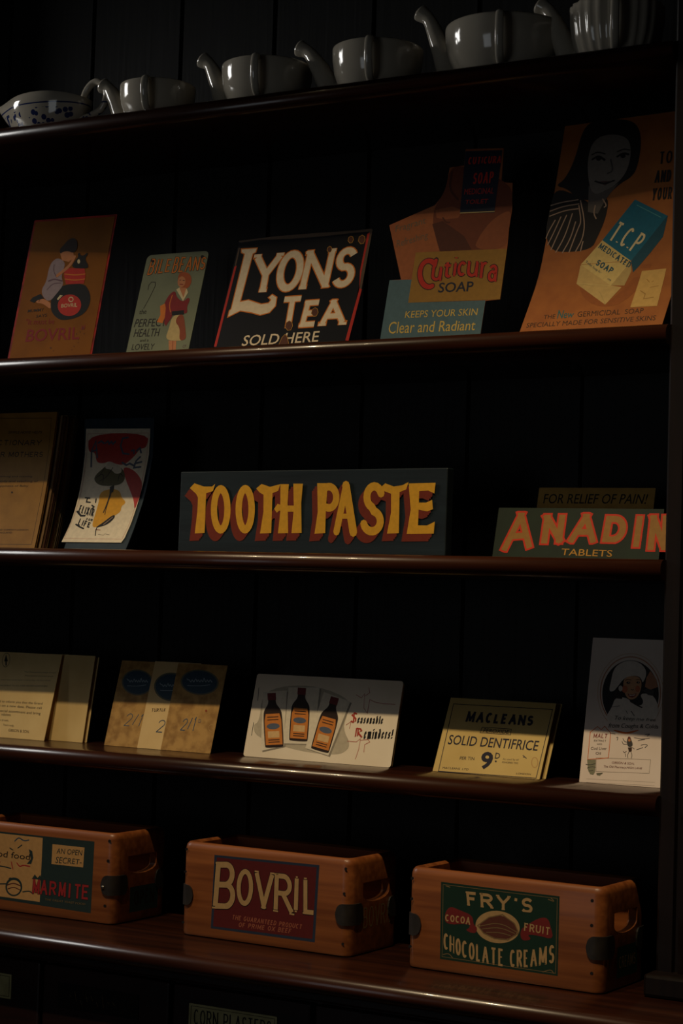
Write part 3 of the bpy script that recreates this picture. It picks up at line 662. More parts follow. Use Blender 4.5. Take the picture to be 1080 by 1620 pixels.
   ('L','brick',1.08,104,[(2541,863),(2572,870),(2603,869),(2632,858),(2659,838),(2681,811),(2697,779),(2706,743),(2707,706),(2700,670),(2686,638),(2665,612),(2639,592),(2610,582),(2579,581),(2548,589)]),
   ('L','brick',1.08,104,[(2723,259),(2861,868)]),
   ('L','brick',1.08,123,[(2861,887),(3000,253)]),
   ('L','brick',1.08,69,[(2765,469),(2963,469)]),
   ('L','brick',1.08,112,[(3435,775),(3417,814),(3390,844),(3357,864),(3321,870),(3285,863),(3254,844),(3229,813),(3213,774),(3208,730),(3214,686),(3231,647),(3256,615),(3289,593),(3329,535),(3364,520),(3394,496),(3416,465),(3429,430),(3432,392),(3425,355),(3407,323),(3381,296),(3349,278),(3312,269),(3274,271),(3238,283),(3207,305),(3182,334),(3166,369)]),
   ('P','brick',1.08,[(3422,854),(3497,910),(3632,867),(3765,880),(3866,924),(3833,828),(3727,791),(3731,247),(3544,239),(3600,523),(3594,770),(3495,801)]),
   ('P','brick',1.08,[(3866,905),(4286,911),(4271,772),(4175,809),(4036,803),(4034,651),(4144,651),(4238,687),(4254,565),(4168,536),(4032,559),(4028,352),(4172,352),(4288,403),(4274,245),(3855,236),(3909,559)]),
   ('P','brick',1.16,[(99,811),(180,878),(357,832),(500,831),(560,866),(522,767),(400,736),(391,171),(211,162),(248,479),(253,672),(215,729)]),
   ('L','brick',1.16,112,[(794,506),(793,450),(787,397),(778,347),(764,304),(746,268),(726,242),(704,225),(680,220),(656,225),(633,241),(611,268),(592,304),(575,347),(563,397),(554,451),(550,507),(551,563),(556,617),(566,667),(580,710),(598,746),(618,772),(640,788),(664,794),(688,788),(711,771),(733,745),(752,709),(769,665),(781,616),(790,562),(794,506)]),
   ('L','brick',1.16,112,[(1223,509),(1223,454),(1218,400),(1208,351),(1195,308),(1179,273),(1160,247),(1139,231),(1117,225),(1094,231),(1073,247),(1052,273),(1034,308),(1018,351),(1006,401),(998,454),(994,510),(995,565),(1000,619),(1009,668),(1023,711),(1039,746),(1058,772),(1079,788),(1101,794),(1124,788),(1146,772),(1166,745),(1184,710),(1200,667),(1212,618),(1220,564),(1223,509)]),
   ('P','brick',1.16,[(1295,800),(1387,862),(1535,821),(1646,844),(1714,858),(1678,765),(1581,735),(1576,180),(1381,171),(1431,477),(1425,712),(1355,744)]),
   ('P','brick',1.16,[(1714,858),(1859,857),(1846,612),(1867,181),(1693,176),(1724,476)]),
   ('P','brick',1.16,[(1936,864),(2099,862),(2077,592),(2097,186),(1925,181),(1954,515)]),
   ('P','brick',1.16,[(1616,516),(1673,586),(1760,562),(1977,561),(1979,476),(1787,476),(1704,492),(1666,461)]),
   ('P','brick',1.16,[(2341,867),(2515,865),(2496,475),(2494,188),(2315,175),(2360,475)]),
   ('L','brick',1.16,104,[(2498,811),(2528,819),(2559,817),(2589,806),(2616,787),(2638,760),(2654,727),(2663,691),(2664,654),(2657,619),(2642,586),(2621,560),(2595,541),(2566,530),(2535,529),(2504,537)]),
   ('L','brick',1.16,104,[(2680,207),(2818,817)]),
   ('L','brick',1.16,123,[(2818,836),(2957,201)]),
   ('L','brick',1.16,69,[(2721,417),(2920,417)]),
   ('L','brick',1.16,112,[(3393,725),(3374,763),(3348,794),(3315,813),(3279,820),(3243,813),(3211,793),(3186,762),(3171,723),(3165,679),(3172,635),(3188,596),(3214,564),(3246,542),(3287,484),(3322,469),(3352,445),(3374,414),(3387,379),(3390,341),(3382,304),(3365,271),(3339,245),(3306,226),(3270,218),(3232,220),(3196,232),(3164,253),(3140,283),(3124,317)]),
   ('P','brick',1.16,[(3380,804),(3455,859),(3591,817),(3724,830),(3825,874),(3791,777),(3686,741),(3689,196),(3502,188),(3558,473),(3553,720),(3453,750)]),
   ('P','brick',1.16,[(3825,855),(4245,862),(4231,722),(4134,759),(3995,753),(3994,601),(4103,601),(4198,637),(4213,515),(4127,486),(3991,509),(3987,301),(4131,302),(4247,353),(4233,195),(3813,186),(3868,509)]),
   ('P','brick',1.2,[(155,875),(236,943),(412,897),(555,895),(616,930),(578,831),(456,800),(447,236),(267,227),(304,544),(309,737),(271,794)]),
   ('L','brick',1.2,112,[(848,570),(847,515),(842,461),(832,412),(818,368),(801,333),(781,306),(759,290),(735,284),(711,290),(688,306),(666,333),(647,368),(630,412),(618,461),(609,515),(605,571),(606,627),(612,681),(621,731),(635,774),(653,810),(673,836),(695,852),(719,858),(743,852),(766,835),(788,809),(807,773),(823,729),(836,680),(844,626),(848,570)]),
   ('L','brick',1.2,112,[(1277,573),(1276,517),(1271,464),(1262,415),(1249,372),(1233,337),(1214,311),(1193,295),(1171,289),(1148,295),(1127,311),(1106,337),(1088,372),(1072,415),(1060,465),(1052,518),(1049,573),(1049,629),(1054,682),(1064,732),(1077,775),(1093,810),(1112,836),(1133,852),(1155,857),(1178,851),(1200,835),(1220,809),(1238,773),(1254,730),(1265,681),(1273,628),(1277,573)]),
   ('P','brick',1.2,[(1348,863),(1440,925),(1588,884),(1699,906),(1767,921),(1730,828),(1634,798),(1629,243),(1434,235),(1485,540),(1478,775),(1409,807)]),
   ('P','brick',1.2,[(1767,921),(1911,919),(1898,675),(1919,244),(1746,240),(1777,539)]),
   ('P','brick',1.2,[(1988,926),(2151,924),(2129,654),(2149,249),(1977,244),(2007,577)]),
   ('P','brick',1.2,[(1669,579),(1725,649),(1813,625),(2029,624),(2032,538),(1839,539),(1757,555),(1719,524)]),
   ('P','brick',1.2,[(2392,929),(2566,927),(2547,537),(2545,250),(2367,238),(2411,537)]),
   ('L','brick',1.2,104,[(2549,872),(2579,880),(2610,879),(2640,868),(2667,848),(2689,821),(2705,789),(2713,753),(2714,716),(2707,680),(2693,648),(2672,621),(2646,602),(2617,592),(2586,591),(2555,599)]),
   ('L','brick',1.2,104,[(2731,269),(2869,878)]),
   ('L','brick',1.2,123,[(2868,897),(3007,262)]),
   ('L','brick',1.2,69,[(2772,479),(2970,478)]),
   ('L','brick',1.2,112,[(3442,785),(3424,824),(3397,854),(3364,874),(3328,880),(3292,873),(3261,853),(3236,822),(3220,783),(3215,740),(3221,696),(3238,656),(3263,624),(3296,603),(3336,544),(3371,530),(3401,506),(3423,475),(3436,439),(3439,402),(3431,365),(3414,332),(3388,306),(3356,287),(3319,279),(3281,281),(3245,293),(3214,315),(3189,344),(3174,379)]),
   ('P','brick',1.2,[(3429,864),(3504,919),(3639,877),(3772,890),(3873,934),(3840,837),(3734,801),(3737,257),(3551,249),(3607,533),(3601,780),(3502,811)]),
   ('P','brick',1.2,[(3873,915),(4292,921),(4278,781),(4182,819),(4042,813),(4041,661),(4150,660),(4245,697),(4261,575),(4175,546),(4039,569),(4035,361),(4179,361),(4294,413),(4281,255),(3861,246),(3916,569)]),
   ('P','brick',1.1,[(125,839),(206,907),(383,861),(526,860),(586,895),(548,795),(426,764),(417,200),(237,191),(274,508),(279,701),(241,758)]),
   ('L','brick',1.1,112,[(819,535),(818,479),(813,425),(803,376),(789,332),(772,297),(752,270),(729,254),(706,249),(682,254),(659,270),(637,297),(617,332),(601,376),(588,425),(580,479),(576,535),(577,592),(582,645),(592,695),(606,739),(623,774),(644,801),(666,817),(690,822),(714,816),(737,800),(759,773),(778,737),(794,694),(807,644),(815,591),(819,535)]),
   ('L','brick',1.1,112,[(1248,537),(1248,482),(1243,429),(1233,380),(1220,337),(1204,302),(1185,275),(1164,259),(1142,254),(1120,259),(1098,275),(1077,301),(1059,337),(1043,380),(1031,429),(1023,482),(1020,538),(1020,594),(1025,647),(1035,696),(1048,739),(1064,774),(1083,801),(1104,817),(1126,822),(1149,816),(1171,800),(1191,773),(1210,738),(1225,695),(1237,646),(1245,593),(1248,537)]),
   ('P','brick',1.1,[(1320,828),(1411,890),(1559,849),(1671,871),(1738,886),(1702,793),(1606,763),(1601,208),(1405,200),(1456,505),(1450,740),(1380,772)]),
   ('P','brick',1.1,[(1738,886),(1883,885),(1870,640),(1891,209),(1718,205),(1748,504)]),
   ('P','brick',1.1,[(1960,892),(2123,890),(2101,619),(2121,214),(1949,209),(1979,543)]),
   ('P','brick',1.1,[(1641,544),(1697,614),(1785,590),(2001,589),(2004,504),(1811,504),(1729,520),(1691,489)]),
   ('P','brick',1.1,[(2364,895),(2538,893),(2520,502),(2518,215),(2339,203),(2384,503)]),
   ('L','brick',1.1,104,[(2521,838),(2552,846),(2583,844),(2613,834),(2639,814),(2662,787),(2677,755),(2686,719),(2687,682),(2680,646),(2666,614),(2645,587),(2619,568),(2590,558),(2559,556),(2528,565)]),
   ('L','brick',1.1,104,[(2704,235),(2842,844)]),
   ('L','brick',1.1,123,[(2841,863),(2981,228)]),
   ('L','brick',1.1,69,[(2745,445),(2943,444)]),
   ('L','brick',1.1,112,[(3416,751),(3397,790),(3370,821),(3338,840),(3302,847),(3266,840),(3234,820),(3209,789),(3194,750),(3189,706),(3195,662),(3211,623),(3237,591),(3269,569),(3310,511),(3345,496),(3375,472),(3397,441),(3410,406),(3413,368),(3405,331),(3388,299),(3362,272),(3329,254),(3293,245),(3255,247),(3219,259),(3187,281),(3163,310),(3147,345)]),
   ('P','brick',1.1,[(3403,830),(3478,886),(3613,843),(3746,857),(3847,900),(3814,804),(3708,768),(3712,223),(3525,215),(3581,499),(3575,746),(3476,777)]),
   ('P','brick',1.1,[(3847,882),(4267,888),(4253,748),(4156,786),(4017,780),(4016,628),(4125,627),(4220,664),(4235,542),(4149,513),(4013,535),(4009,328),(4153,328),(4269,380),(4255,222),(3836,213),(3890,536)]),
   ('P','paintyellow',3,[(195,919),(276,987),(452,940),(595,939),(655,974),(617,875),(496,844),(486,280),(307,271),(344,588),(349,781),(311,838)]),
   ('L','paintyellow',3,112,[(887,614),(886,558),(881,505),(871,455),(858,412),(840,376),(820,350),(798,334),(774,328),(751,334),(727,350),(706,376),(686,412),(670,455),(657,505),(649,559),(645,615),(646,671),(651,725),(661,774),(675,818),(692,853),(712,880),(735,896),(758,901),(782,895),(805,879),(827,852),(846,816),(862,773),(875,723),(883,670),(887,614)]),
   ('L','paintyellow',3,112,[(1315,616),(1315,560),(1310,507),(1300,458),(1288,416),(1271,380),(1252,354),(1231,338),(1209,333),(1187,338),(1165,354),(1145,380),(1126,416),(1111,459),(1099,508),(1091,561),(1087,617),(1088,672),(1093,726),(1102,775),(1115,818),(1132,853),(1151,879),(1172,895),(1194,900),(1216,894),(1238,878),(1259,852),(1277,816),(1292,773),(1304,724),(1312,671),(1315,616)]),
   ('P','paintyellow',3,[(1386,906),(1478,968),(1626,927),(1737,949),(1804,963),(1768,870),(1672,840),(1667,286),(1472,278),(1523,583),(1516,818),(1447,850)]),
   ('P','paintyellow',3,[(1804,963),(1949,962),(1936,717),(1957,287),(1783,283),(1814,582)]),
   ('P','paintyellow',3,[(2025,968),(2188,966),(2166,696),(2186,291),(2014,287),(2044,620)]),
   ('P','paintyellow',3,[(1707,621),(1763,691),(1851,667),(2066,666),(2069,581),(1877,582),(1794,598),(1756,567)]),
   ('P','paintyellow',3,[(2428,971),(2602,969),(2583,579),(2581,292),(2403,280),(2448,579)]),
   ('L','paintyellow',3,104,[(2585,914),(2615,922),(2646,920),(2676,909),(2703,890),(2725,863),(2741,830),(2749,795),(2750,758),(2743,722),(2729,690),(2708,663),(2682,644),(2653,634),(2622,633),(2592,641)]),
   ('L','paintyellow',3,104,[(2767,311),(2904,919)]),
   ('L','paintyellow',3,123,[(2904,938),(3043,304)]),
   ('L','paintyellow',3,69,[(2808,521),(3006,520)]),
   ('L','paintyellow',3,112,[(3477,826),(3459,865),(3432,895),(3399,915),(3363,921),(3328,914),(3296,894),(3271,864),(3255,825),(3250,781),(3256,737),(3273,698),(3299,666),(3331,644),(3371,586),(3406,571),(3436,547),(3458,516),(3471,481),(3474,443),(3466,406),(3449,374),(3423,347),(3391,329),(3354,320),(3317,322),(3281,334),(3249,356),(3225,385),(3209,420)]),
   ('P','paintyellow',3,[(3464,905),(3539,960),(3674,917),(3807,931),(3907,974),(3874,878),(3769,842),(3772,298),(3585,290),(3642,574),(3636,821),(3537,852)]),
   ('P','paintyellow',3,[(3908,955),(4326,961),(4312,821),(4216,859),(4076,853),(4075,702),(4184,701),(4279,737),(4294,615),(4208,586),(4073,609),(4069,402),(4212,402),(4328,453),(4314,295),(3896,287),(3950,610)]),
  ],
 },
 'anadin':{
  'lettering':[
   ('T','paleyellow',3,'A','block',80,[(136,619),(517,621)],[(118,92),(529,151)]),
   ('T','redorange',2.5,'A','block',127,[(136,619),(517,621)],[(118,92),(529,151)],24),
   ('T','paleyellow',3,'N','block',85,[(649,594),(934,596)],[(648,201),(930,236)]),
   ('T','redorange',2.5,'N','block',133,[(649,594),(934,596)],[(648,201),(930,236)],24),
   ('T','paleyellow',3,'A','block',77,[(1040,612),(1398,614)],[(1016,221),(1375,226)]),
   ('T','redorange',2.5,'A','block',125,[(1040,612),(1398,614)],[(1016,221),(1375,226)],24),
   ('T','paleyellow',3,'D','block',82,[(1483,588),(1773,589)],[(1464,237),(1749,219)]),
   ('T','redorange',2.5,'D','block',130,[(1483,588),(1773,589)],[(1464,237),(1749,219)],24),
   ('T','paleyellow',3,'I','block',80,[(1885,590),(1968,590)],[(1871,179),(1962,175)]),
   ('T','redorange',2.5,'I','block',127,[(1885,590),(1968,590)],[(1871,179),(1962,175)],24),
   ('T','paleyellow',3,'N','block',82,[(2066,601),(2303,602)],[(2063,145),(2337,128)]),
   ('T','redorange',2.5,'N','block',130,[(2066,601),(2303,602)],[(2063,145),(2337,128)],24),
   ('T','ochre',2,'TABLETS','sans',-1,[(942,143),(1620,131)],[(937,55),(1617,44)]),
  ],
 },
 'relief':{
  'lettering':[
   ('T','black2',2,'FOR RELIEF OF PAIN!','sans',-1,[(91,922),(1521,926)],[(83,788),(1496,790)]),
  ],
 },
 'letter':{
  'lettering':[
   ('O','greenblack',1,7,[(579,1199),(580,1174),(577,1152),(570,1131),(559,1115),(546,1102),(531,1095),(514,1094),(497,1098),(480,1107),(464,1121),(450,1139),(439,1161),(431,1184),(426,1209),(426,1234),(429,1257),(436,1277),(446,1294),(459,1306),(475,1313),(492,1315),(509,1311),(526,1301),(542,1287),(556,1269),(567,1247),(575,1224)]),
   ('P','greenblack',2,[(478,1293),(546,1183),(522,1182),(541,1116),(515,1115),(496,1181),(472,1180)]),
   ('T','greybrown',2,'The Dispensary,High Street','sans',0,[(915,1043),(1539,1056)],[(917,1020),(1541,1033)]),
   ('T','greybrown',2,'Prescriptions and toilet goods','sans',0,[(949,986),(1500,996)],[(952,962),(1503,973)]),
   ('T','greybrown',2,'telephone two four and open every day of the week','sans',0,[(240,889),(1472,932)],[(242,869),(1473,912)]),
   ('T','greybrown',2,'ANNOUNCEMENT TO ALL OUR VALUED CUSTOMERS','sans',0,[(340,805),(1432,843)],[(342,784),(1433,822)]),
   ('T','brownink',2,'We are pleased to inform you that the Grand','sans',0,[(150,570),(1405,580)],[(154,522),(1409,533)]),
   ('T','brownink',2,'opening is on a new date. Please call','sans',0,[(282,510),(1406,511)],[(286,460),(1410,462)]),
   ('T','brownink',2,'for our special assortment and bring','sans',0,[(323,431),(1406,429)],[(329,378),(1411,377)]),
   ('T','brownink',2,'relations.','sans',0,[(651,375),(843,377)],[(653,334),(845,336)]),
   ('T','brownink',2,'We trust,','sans',0,[(555,282),(821,285)],[(556,244),(822,247)]),
   ('T','brownink',2,'Yours truly,','sans',0,[(725,211),(946,210)],[(728,168),(949,166)]),
   ('T','brownink',2,'GIBSON & SON.','sans',0,[(853,142),(1268,140)],[(856,98),(1271,97)]),
  ],
 },
 'plain':{
 },
 'threeL':{
  'picture':[
   ('P','petrolsoft',0.6,[(657,967),(657,924),(643,883),(614,846),(573,816),(522,793),(463,779),(399,774),(333,780),(269,795),(210,818),(158,850),(116,887),(87,929),(72,973),(72,1017),(87,1058),(116,1095),(157,1126),(209,1148),(269,1162),(334,1166),(400,1160),(464,1145),(523,1121),(574,1089),(615,1052),(643,1010)]),
   ('P','petrol',1,[(631,967),(631,929),(617,892),(591,859),(554,832),(508,812),(454,799),(396,795),(336,800),(278,813),(223,835),(176,863),(139,896),(113,933),(99,973),(99,1012),(113,1049),(139,1082),(177,1109),(224,1129),(278,1141),(337,1145),(397,1140),(455,1126),(509,1105),(556,1076),(593,1043),(618,1006)]),
   ('L','paleblue',2,11,[(163,1015),(183,996),(197,1002),(217,982),(238,963),(243,1004),(263,984),(283,966),(288,1007),(300,1021),(329,968),(334,1009),(354,987),(374,970),(379,1011),(400,989),(419,973),(415,1049),(445,991),(465,975),(469,1016),(491,993),(510,977),(515,1018),(536,994),(555,980)]),
   ('L','paleblue',2,8,[(195,910),(381,912),(533,939)]),
  ],
  'price':[
   ('T','pencil',2,'2/1','slabthin',11,[(309,498),(625,506)],[(279,307),(580,310)]),
  ],
 },
 'threeM':{
  'picture':[
   ('P','petrolsoft',0.6,[(709,929),(709,882),(692,837),(661,797),(616,763),(561,738),(496,723),(426,718),(355,724),(285,740),(220,766),(164,800),(119,841),(88,887),(72,935),(72,983),(88,1029),(120,1069),(166,1103),(222,1128),(288,1143),(358,1147),(430,1141),(500,1124),(564,1098),(620,1063),(664,1022),(694,977)]),
   ('P','petrol',1,[(681,929),(680,887),(665,847),(636,811),(596,781),(545,759),(486,745),(423,741),(358,746),(294,760),(235,784),(184,814),(144,851),(115,892),(101,935),(101,978),(116,1018),(145,1054),(187,1084),(239,1107),(298,1120),(362,1124),(427,1119),(491,1104),(549,1080),(599,1049),(639,1012),(667,972)]),
   ('L','paleblue',2,11,[(172,976),(194,957),(209,963),(231,943),(252,925),(259,965),(280,945),(302,927),(308,968),(322,982),(351,930),(358,971),(380,949),(401,933),(407,973),(429,951),(450,935),(448,1010),(479,953),(499,938),(506,978),(528,955),(548,940),(555,981),(578,957),(598,943)]),
   ('L','paleblue',2,8,[(203,872),(406,875),(573,902)]),
  ],
  'price':[
   ('T','pencil',2,'2/1','slabthin',13,[(294,435),(648,446)],[(275,248),(592,252)]),
   ('T','brownink',2,'TURTLE','slab',9,[(119,595),(372,608)],[(123,543),(368,568)]),
  ],
 },
 'threeR':{
  'picture':[
   ('P','petrolsoft',0.6,[(783,1022),(781,981),(762,941),(728,906),(679,877),(619,856),(550,842),(475,838),(399,843),(325,858),(256,881),(197,911),(150,947),(118,987),(102,1030),(104,1072),(123,1111),(158,1147),(208,1176),(269,1198),(339,1211),(414,1214),(491,1208),(565,1194),(633,1170),(691,1140),(737,1104),(768,1064)]),
   ('P','petrol',1,[(752,1022),(750,985),(733,950),(702,919),(658,893),(603,874),(540,862),(472,858),(402,863),(335,876),(273,896),(219,923),(177,956),(148,992),(134,1029),(135,1067),(153,1102),(185,1134),(230,1160),(285,1179),(349,1191),(418,1194),(487,1189),(554,1176),(616,1155),(669,1127),(710,1095),(739,1060)]),
   ('L','paleblue',2,11,[(211,1069),(233,1050),(250,1056),(272,1036),(295,1018),(303,1059),(326,1039),(348,1021),(356,1061),(370,1075),(401,1024),(409,1064),(432,1043),(454,1026),(461,1067),(485,1045),(506,1029),(506,1104),(537,1047),(559,1032),(567,1072),(590,1049),(611,1035),(619,1075),(643,1051),(664,1037)]),
   ('L','paleblue',2,7,[(242,966),(459,969),(637,997)]),
   ('P','rust',3,[(677,615),(678,610),(677,606),(676,603),(674,600),(671,597),(668,596),(664,595),(660,595),(656,596),(652,598),(648,601),(645,605),(643,608),(641,613),(641,617),(641,621),(643,625),(645,628),(648,630),(651,632),(655,632),(659,632),(663,631),(667,629),(671,626),(674,623),(676,619)]),
   ('O','stain',2,7,[(854,371),(855,360),(854,350),(851,340),(846,332),(839,326),(830,322),(821,320),(811,321),(801,324),(791,329),(782,336),(774,345),(769,355),(765,366),(763,377),(764,387),(767,397),(772,405),(779,411),(788,415),(797,417),(808,416),(818,413),(828,408),(837,401),(844,392),(850,382)]),
  ],
  'price':[
   ('T','pencil',2,'2/1','slabthin',13,[(296,471),(534,523)],[(269,302),(520,302)]),
   ('T','pencil',2,'D','slabthin',7,[(561,486),(607,485)],[(563,433),(606,432)]),
  ],
 },
 'seas':{
  'picture':[
   ('P','wash',1,[(137,903),(496,1043),(1056,1058),(1609,893),(1589,702),(1547,486),(1724,261),(1611,136),(1399,111),(1039,122),(667,169),(162,282),(71,447),(175,502)]),
   ('P','washdark',1.5,[(182,910),(574,952),(676,170),(310,74)]),
   ('P','paper3',2,[(152,928),(544,970),(647,187),(281,91)]),
   ('P','washdark',1.5,[(593,997),(1102,1021),(1155,225),(663,203)]),
   ('P','paper3',2,[(564,1015),(1073,1039),(1127,242),(635,220)]),
   ('P','washdark',1.5,[(1182,960),(1628,847),(1418,81),(1029,162)]),
   ('P','paper3',2,[(1154,978),(1601,864),(1390,98),(1000,179)]),
   ('P','bottleglass',3,[(254,836),(379,849),(400,771),(488,701),(533,627),(646,191),(633,167),(360,137),(336,157),(221,595),(225,675),(274,759)]),
   ('P','wine',4,[(227,914),(365,927),(392,826),(254,813)]),
   ('P','labelorange',4,[(260,520),(260,615),(485,638),(534,548),(623,205),(350,175)]),
   ('P','labelpale',5,[(344,371),(531,390),(554,299),(368,279)]),
   ('P','bluegrey',5,[(525,460),(525,451),(519,441),(509,432),(494,423),(475,416),(454,411),(430,407),(407,406),(383,407),(362,409),(343,414),(329,421),(318,429),(313,438),(313,448),(319,458),(330,467),(345,475),(363,483),(385,488),(408,492),(432,493),(455,492),(477,489),(495,484),(510,478),(520,469)]),
   ('L','ink',5,12,[(298,571),(473,589)]),
   ('L','ink',5,12,[(308,532),(483,550)]),
   ('L','ink',5,12,[(382,249),(556,268)]),
   ('L','ink',5,12,[(390,218),(564,237)]),
   ('P','bottleglass',3,[(732,944),(858,943),(866,867),(943,791),(976,715),(1023,288),(1007,265),(732,264),(711,287),(663,717),(679,793),(740,868)]),
   ('P','wine',4,[(717,1020),(855,1019),(866,920),(728,921)]),
   ('P','labelorange',4,[(690,641),(705,732),(931,730),(966,640),(1002,302),(728,302)]),
   ('P','labelpale',5,[(751,490),(939,490),(948,400),(761,399)]),
   ('P','bluegrey',5,[(944,557),(942,548),(935,539),(923,531),(907,525),(888,520),(866,517),(842,516),(818,517),(795,520),(775,525),(757,532),(743,540),(735,548),(731,558),(732,567),(739,576),(751,584),(767,590),(787,595),(809,598),(833,599),(857,598),(879,595),(900,590),(918,583),(931,575),(940,566)]),
   ('L','ink',5,12,[(735,686),(911,685)]),
   ('L','ink',5,12,[(740,648),(915,648)]),
   ('L','ink',5,12,[(771,369),(945,370)]),
   ('L','ink',5,12,[(774,339),(949,340)]),
   ('P','bottleglass',3,[(1275,847),(1397,824),(1387,748),(1443,659),(1456,579),(1395,147),(1373,127),(1104,174),(1089,200),(1150,635),(1186,707),(1264,771)]),
   ('P','wine',4,[(1280,925),(1414,900),(1400,800),(1265,826)]),
   ('P','labelorange',4,[(1158,555),(1195,642),(1416,602),(1427,506),(1379,165),(1110,212)]),
   ('P','labelpale',5,[(1179,395),(1363,362),(1350,271),(1167,303)]),
   ('P','bluegrey',5,[(1385,428),(1381,419),(1372,412),(1359,406),(1341,402),(1321,401),(1298,402),(1275,405),(1252,410),(1231,417),(1212,426),(1196,435),(1185,445),(1178,456),(1177,465),(1181,474),(1190,482),(1203,488),(1221,491),(1241,493),(1264,492),(1287,489),(1310,483),(1332,476),(1351,468),(1366,458),(1377,448),(1384,438)]),
   ('L','ink',5,12,[(1214,592),(1385,561)]),
   ('L','ink',5,12,[(1208,554),(1380,523)]),
   ('L','ink',5,12,[(1168,272),(1340,242)]),
   ('L','ink',5,12,[(1164,241),(1335,211)]),
  ],
  'lettering':[
   ('T','black2',3,'easonable','goth',26,[(1760,659),(2166,664)],[(1755,565),(2165,579)]),
   ('T','redline',3,'S','goth',26,[(1638,733),(1743,722)],[(1652,568),(1755,565)]),
   ('T','black2',3,'eminders!','goth',28,[(1896,472),(2345,487)],[(1895,354),(2340,389)]),
   ('T','redline',3,'R','goth',26,[(1737,516),(1873,506)],[(1745,380),(1882,370)]),
   ('L','redline',2,7,[(1678,964),(1766,925),(1809,987),(1831,786),(1897,719),(1904,909),(1990,878),(2126,861),(2311,864)]),
   ('L','redline',2,7,[(1654,316),(1795,313),(1853,363),(1852,223),(1824,81)]),
   ('L','redline',2,7,[(1857,340),(1974,359),(2007,326),(1934,286),(1939,182)]),
   ('L','redline',2,7,[(1861,1073),(1887,1003),(1815,952)]),
   ('L','redline',2,7,[(1592,536),(1664,588),(1655,493)]),
  ],
  'staple':[
   ('L','steel',3,9,[(66,986),(86,802)]),
   ('L','steel',3,9,[(81,484),(83,301)]),
  ],
 },
 'mac':{
  'border':[
   ('O','navyink',1,10,[(63,978),(1511,981),(1497,12),(87,4)]),
  ],
  'lettering':[
   ('T','navyink',2,'MACLEANS','block',33,[(307,885),(1275,875)],[(300,731),(1278,735)]),
   ('O','navyink',1,8,[(568,670),(991,668),(998,585),(555,588)]),
   ('T','navyink',2,'PEROXIDE','sans',-1,[(605,656),(970,651)],[(594,597),(967,597)]),
   ('T','navyink',2,'SOLID DENTIFRICE','sans',-2,[(123,532),(1429,529)],[(121,393),(1426,387)]),
   ('T','navyink',2,'PER TIN','sans',-1,[(353,234),(563,239)],[(352,188),(565,195)]),
   ('T','navyink',2,'9','sans',-6,[(652,325),(821,329)],[(668,77),(845,84)]),
   ('T','navyink',2,'D','sans',-3,[(849,323),(919,320)],[(853,239),(921,240)]),
   ('P','navyink',2,[(892,203),(892,199),(892,197),(891,194),(889,192),(887,190),(884,188),(881,188),(878,188),(875,189),(872,190),(869,192),(867,195),(865,198),(864,201),(864,204),(864,207),(865,209),(867,212),(869,213),(872,215),(875,215),(878,215),(881,214),(884,213),(887,211),(889,208),(891,206)]),
   ('T','greybrown',2,'As used by all','sans',0,[(970,256),(1195,260)],[(971,220),(1194,228)]),
   ('T','navyink',2,'POWDERED TOO','sans',-1,[(974,208),(1199,209)],[(973,185),(1200,187)]),
   ('T','navyink',2,'MACLEANS  LTD','sans',0,[(136,72),(517,76)],[(135,43),(515,48)]),
   ('T','navyink',2,'LONDON','sans',0,[(1208,68),(1410,72)],[(1205,45),(1409,48)]),
  ],
  'stain':[
   ('O','stain',1,12,[(1471,229),(1474,213),(1474,198),(1472,185),(1467,173),(1461,165),(1453,159),(1444,156),(1434,157),(1424,162),(1414,169),(1405,180),(1396,193),(1390,207),(1385,223),(1383,238),(1383,253),(1385,267),(1389,278),(1395,287),(1403,293),(1412,295),(1422,294),(1433,290),(1443,282),(1452,271),(1460,259),(1467,244)]),
   ('L','greybrown',1,14,[(1243,311),(1298,275),(1255,288)]),
  ],
 },
 'malt':{
  'picture':[
   ('L','salmon',1,14,[(349,1576),(382,1596),(416,1613),(453,1625),(490,1634),(528,1638),(566,1638),(605,1634),(643,1625),(680,1613),(717,1596),(752,1576),(785,1552),(817,1525),(846,1495),(873,1462),(897,1426),(919,1388),(937,1348),(952,1307),(963,1264),(971,1221),(976,1177),(977,1134),(974,1091),(968,1048),(958,1007),(945,967),(928,929),(909,893)]),
   ('L','salmon',1,14,[(464,1628),(430,1618),(398,1604),(366,1587),(337,1567),(309,1544),(283,1518),(260,1489),(239,1458),(220,1425),(205,1390),(192,1353),(182,1314),(175,1275),(171,1235),(171,1194),(173,1153),(179,1113),(187,1073),(199,1034),(213,996),(231,959),(251,924),(273,891),(297,860),(324,832)]),
   ('L','ochre',1,4,[(328,1612),(365,1635),(404,1653),(445,1667),(487,1676),(530,1680),(573,1679),(616,1673),(659,1663),(701,1648),(742,1628),(781,1604),(817,1575),(852,1543),(884,1508),(913,1469),(938,1428),(960,1384),(979,1338),(993,1291),(1004,1243),(1010,1194),(1012,1145),(1011,1096),(1005,1048),(994,1001),(980,956),(963,913),(941,873),(916,835)]),
   ('L','ochre',1,4,[(453,1669),(417,1658),(381,1643),(347,1625),(315,1603),(285,1578),(257,1549),(231,1518),(208,1484),(188,1448),(171,1409),(157,1369),(146,1327),(139,1284),(135,1240),(134,1196),(137,1152),(143,1107),(152,1064),(165,1021),(181,980),(199,940),(221,901),(245,865),(272,832),(301,801)]),
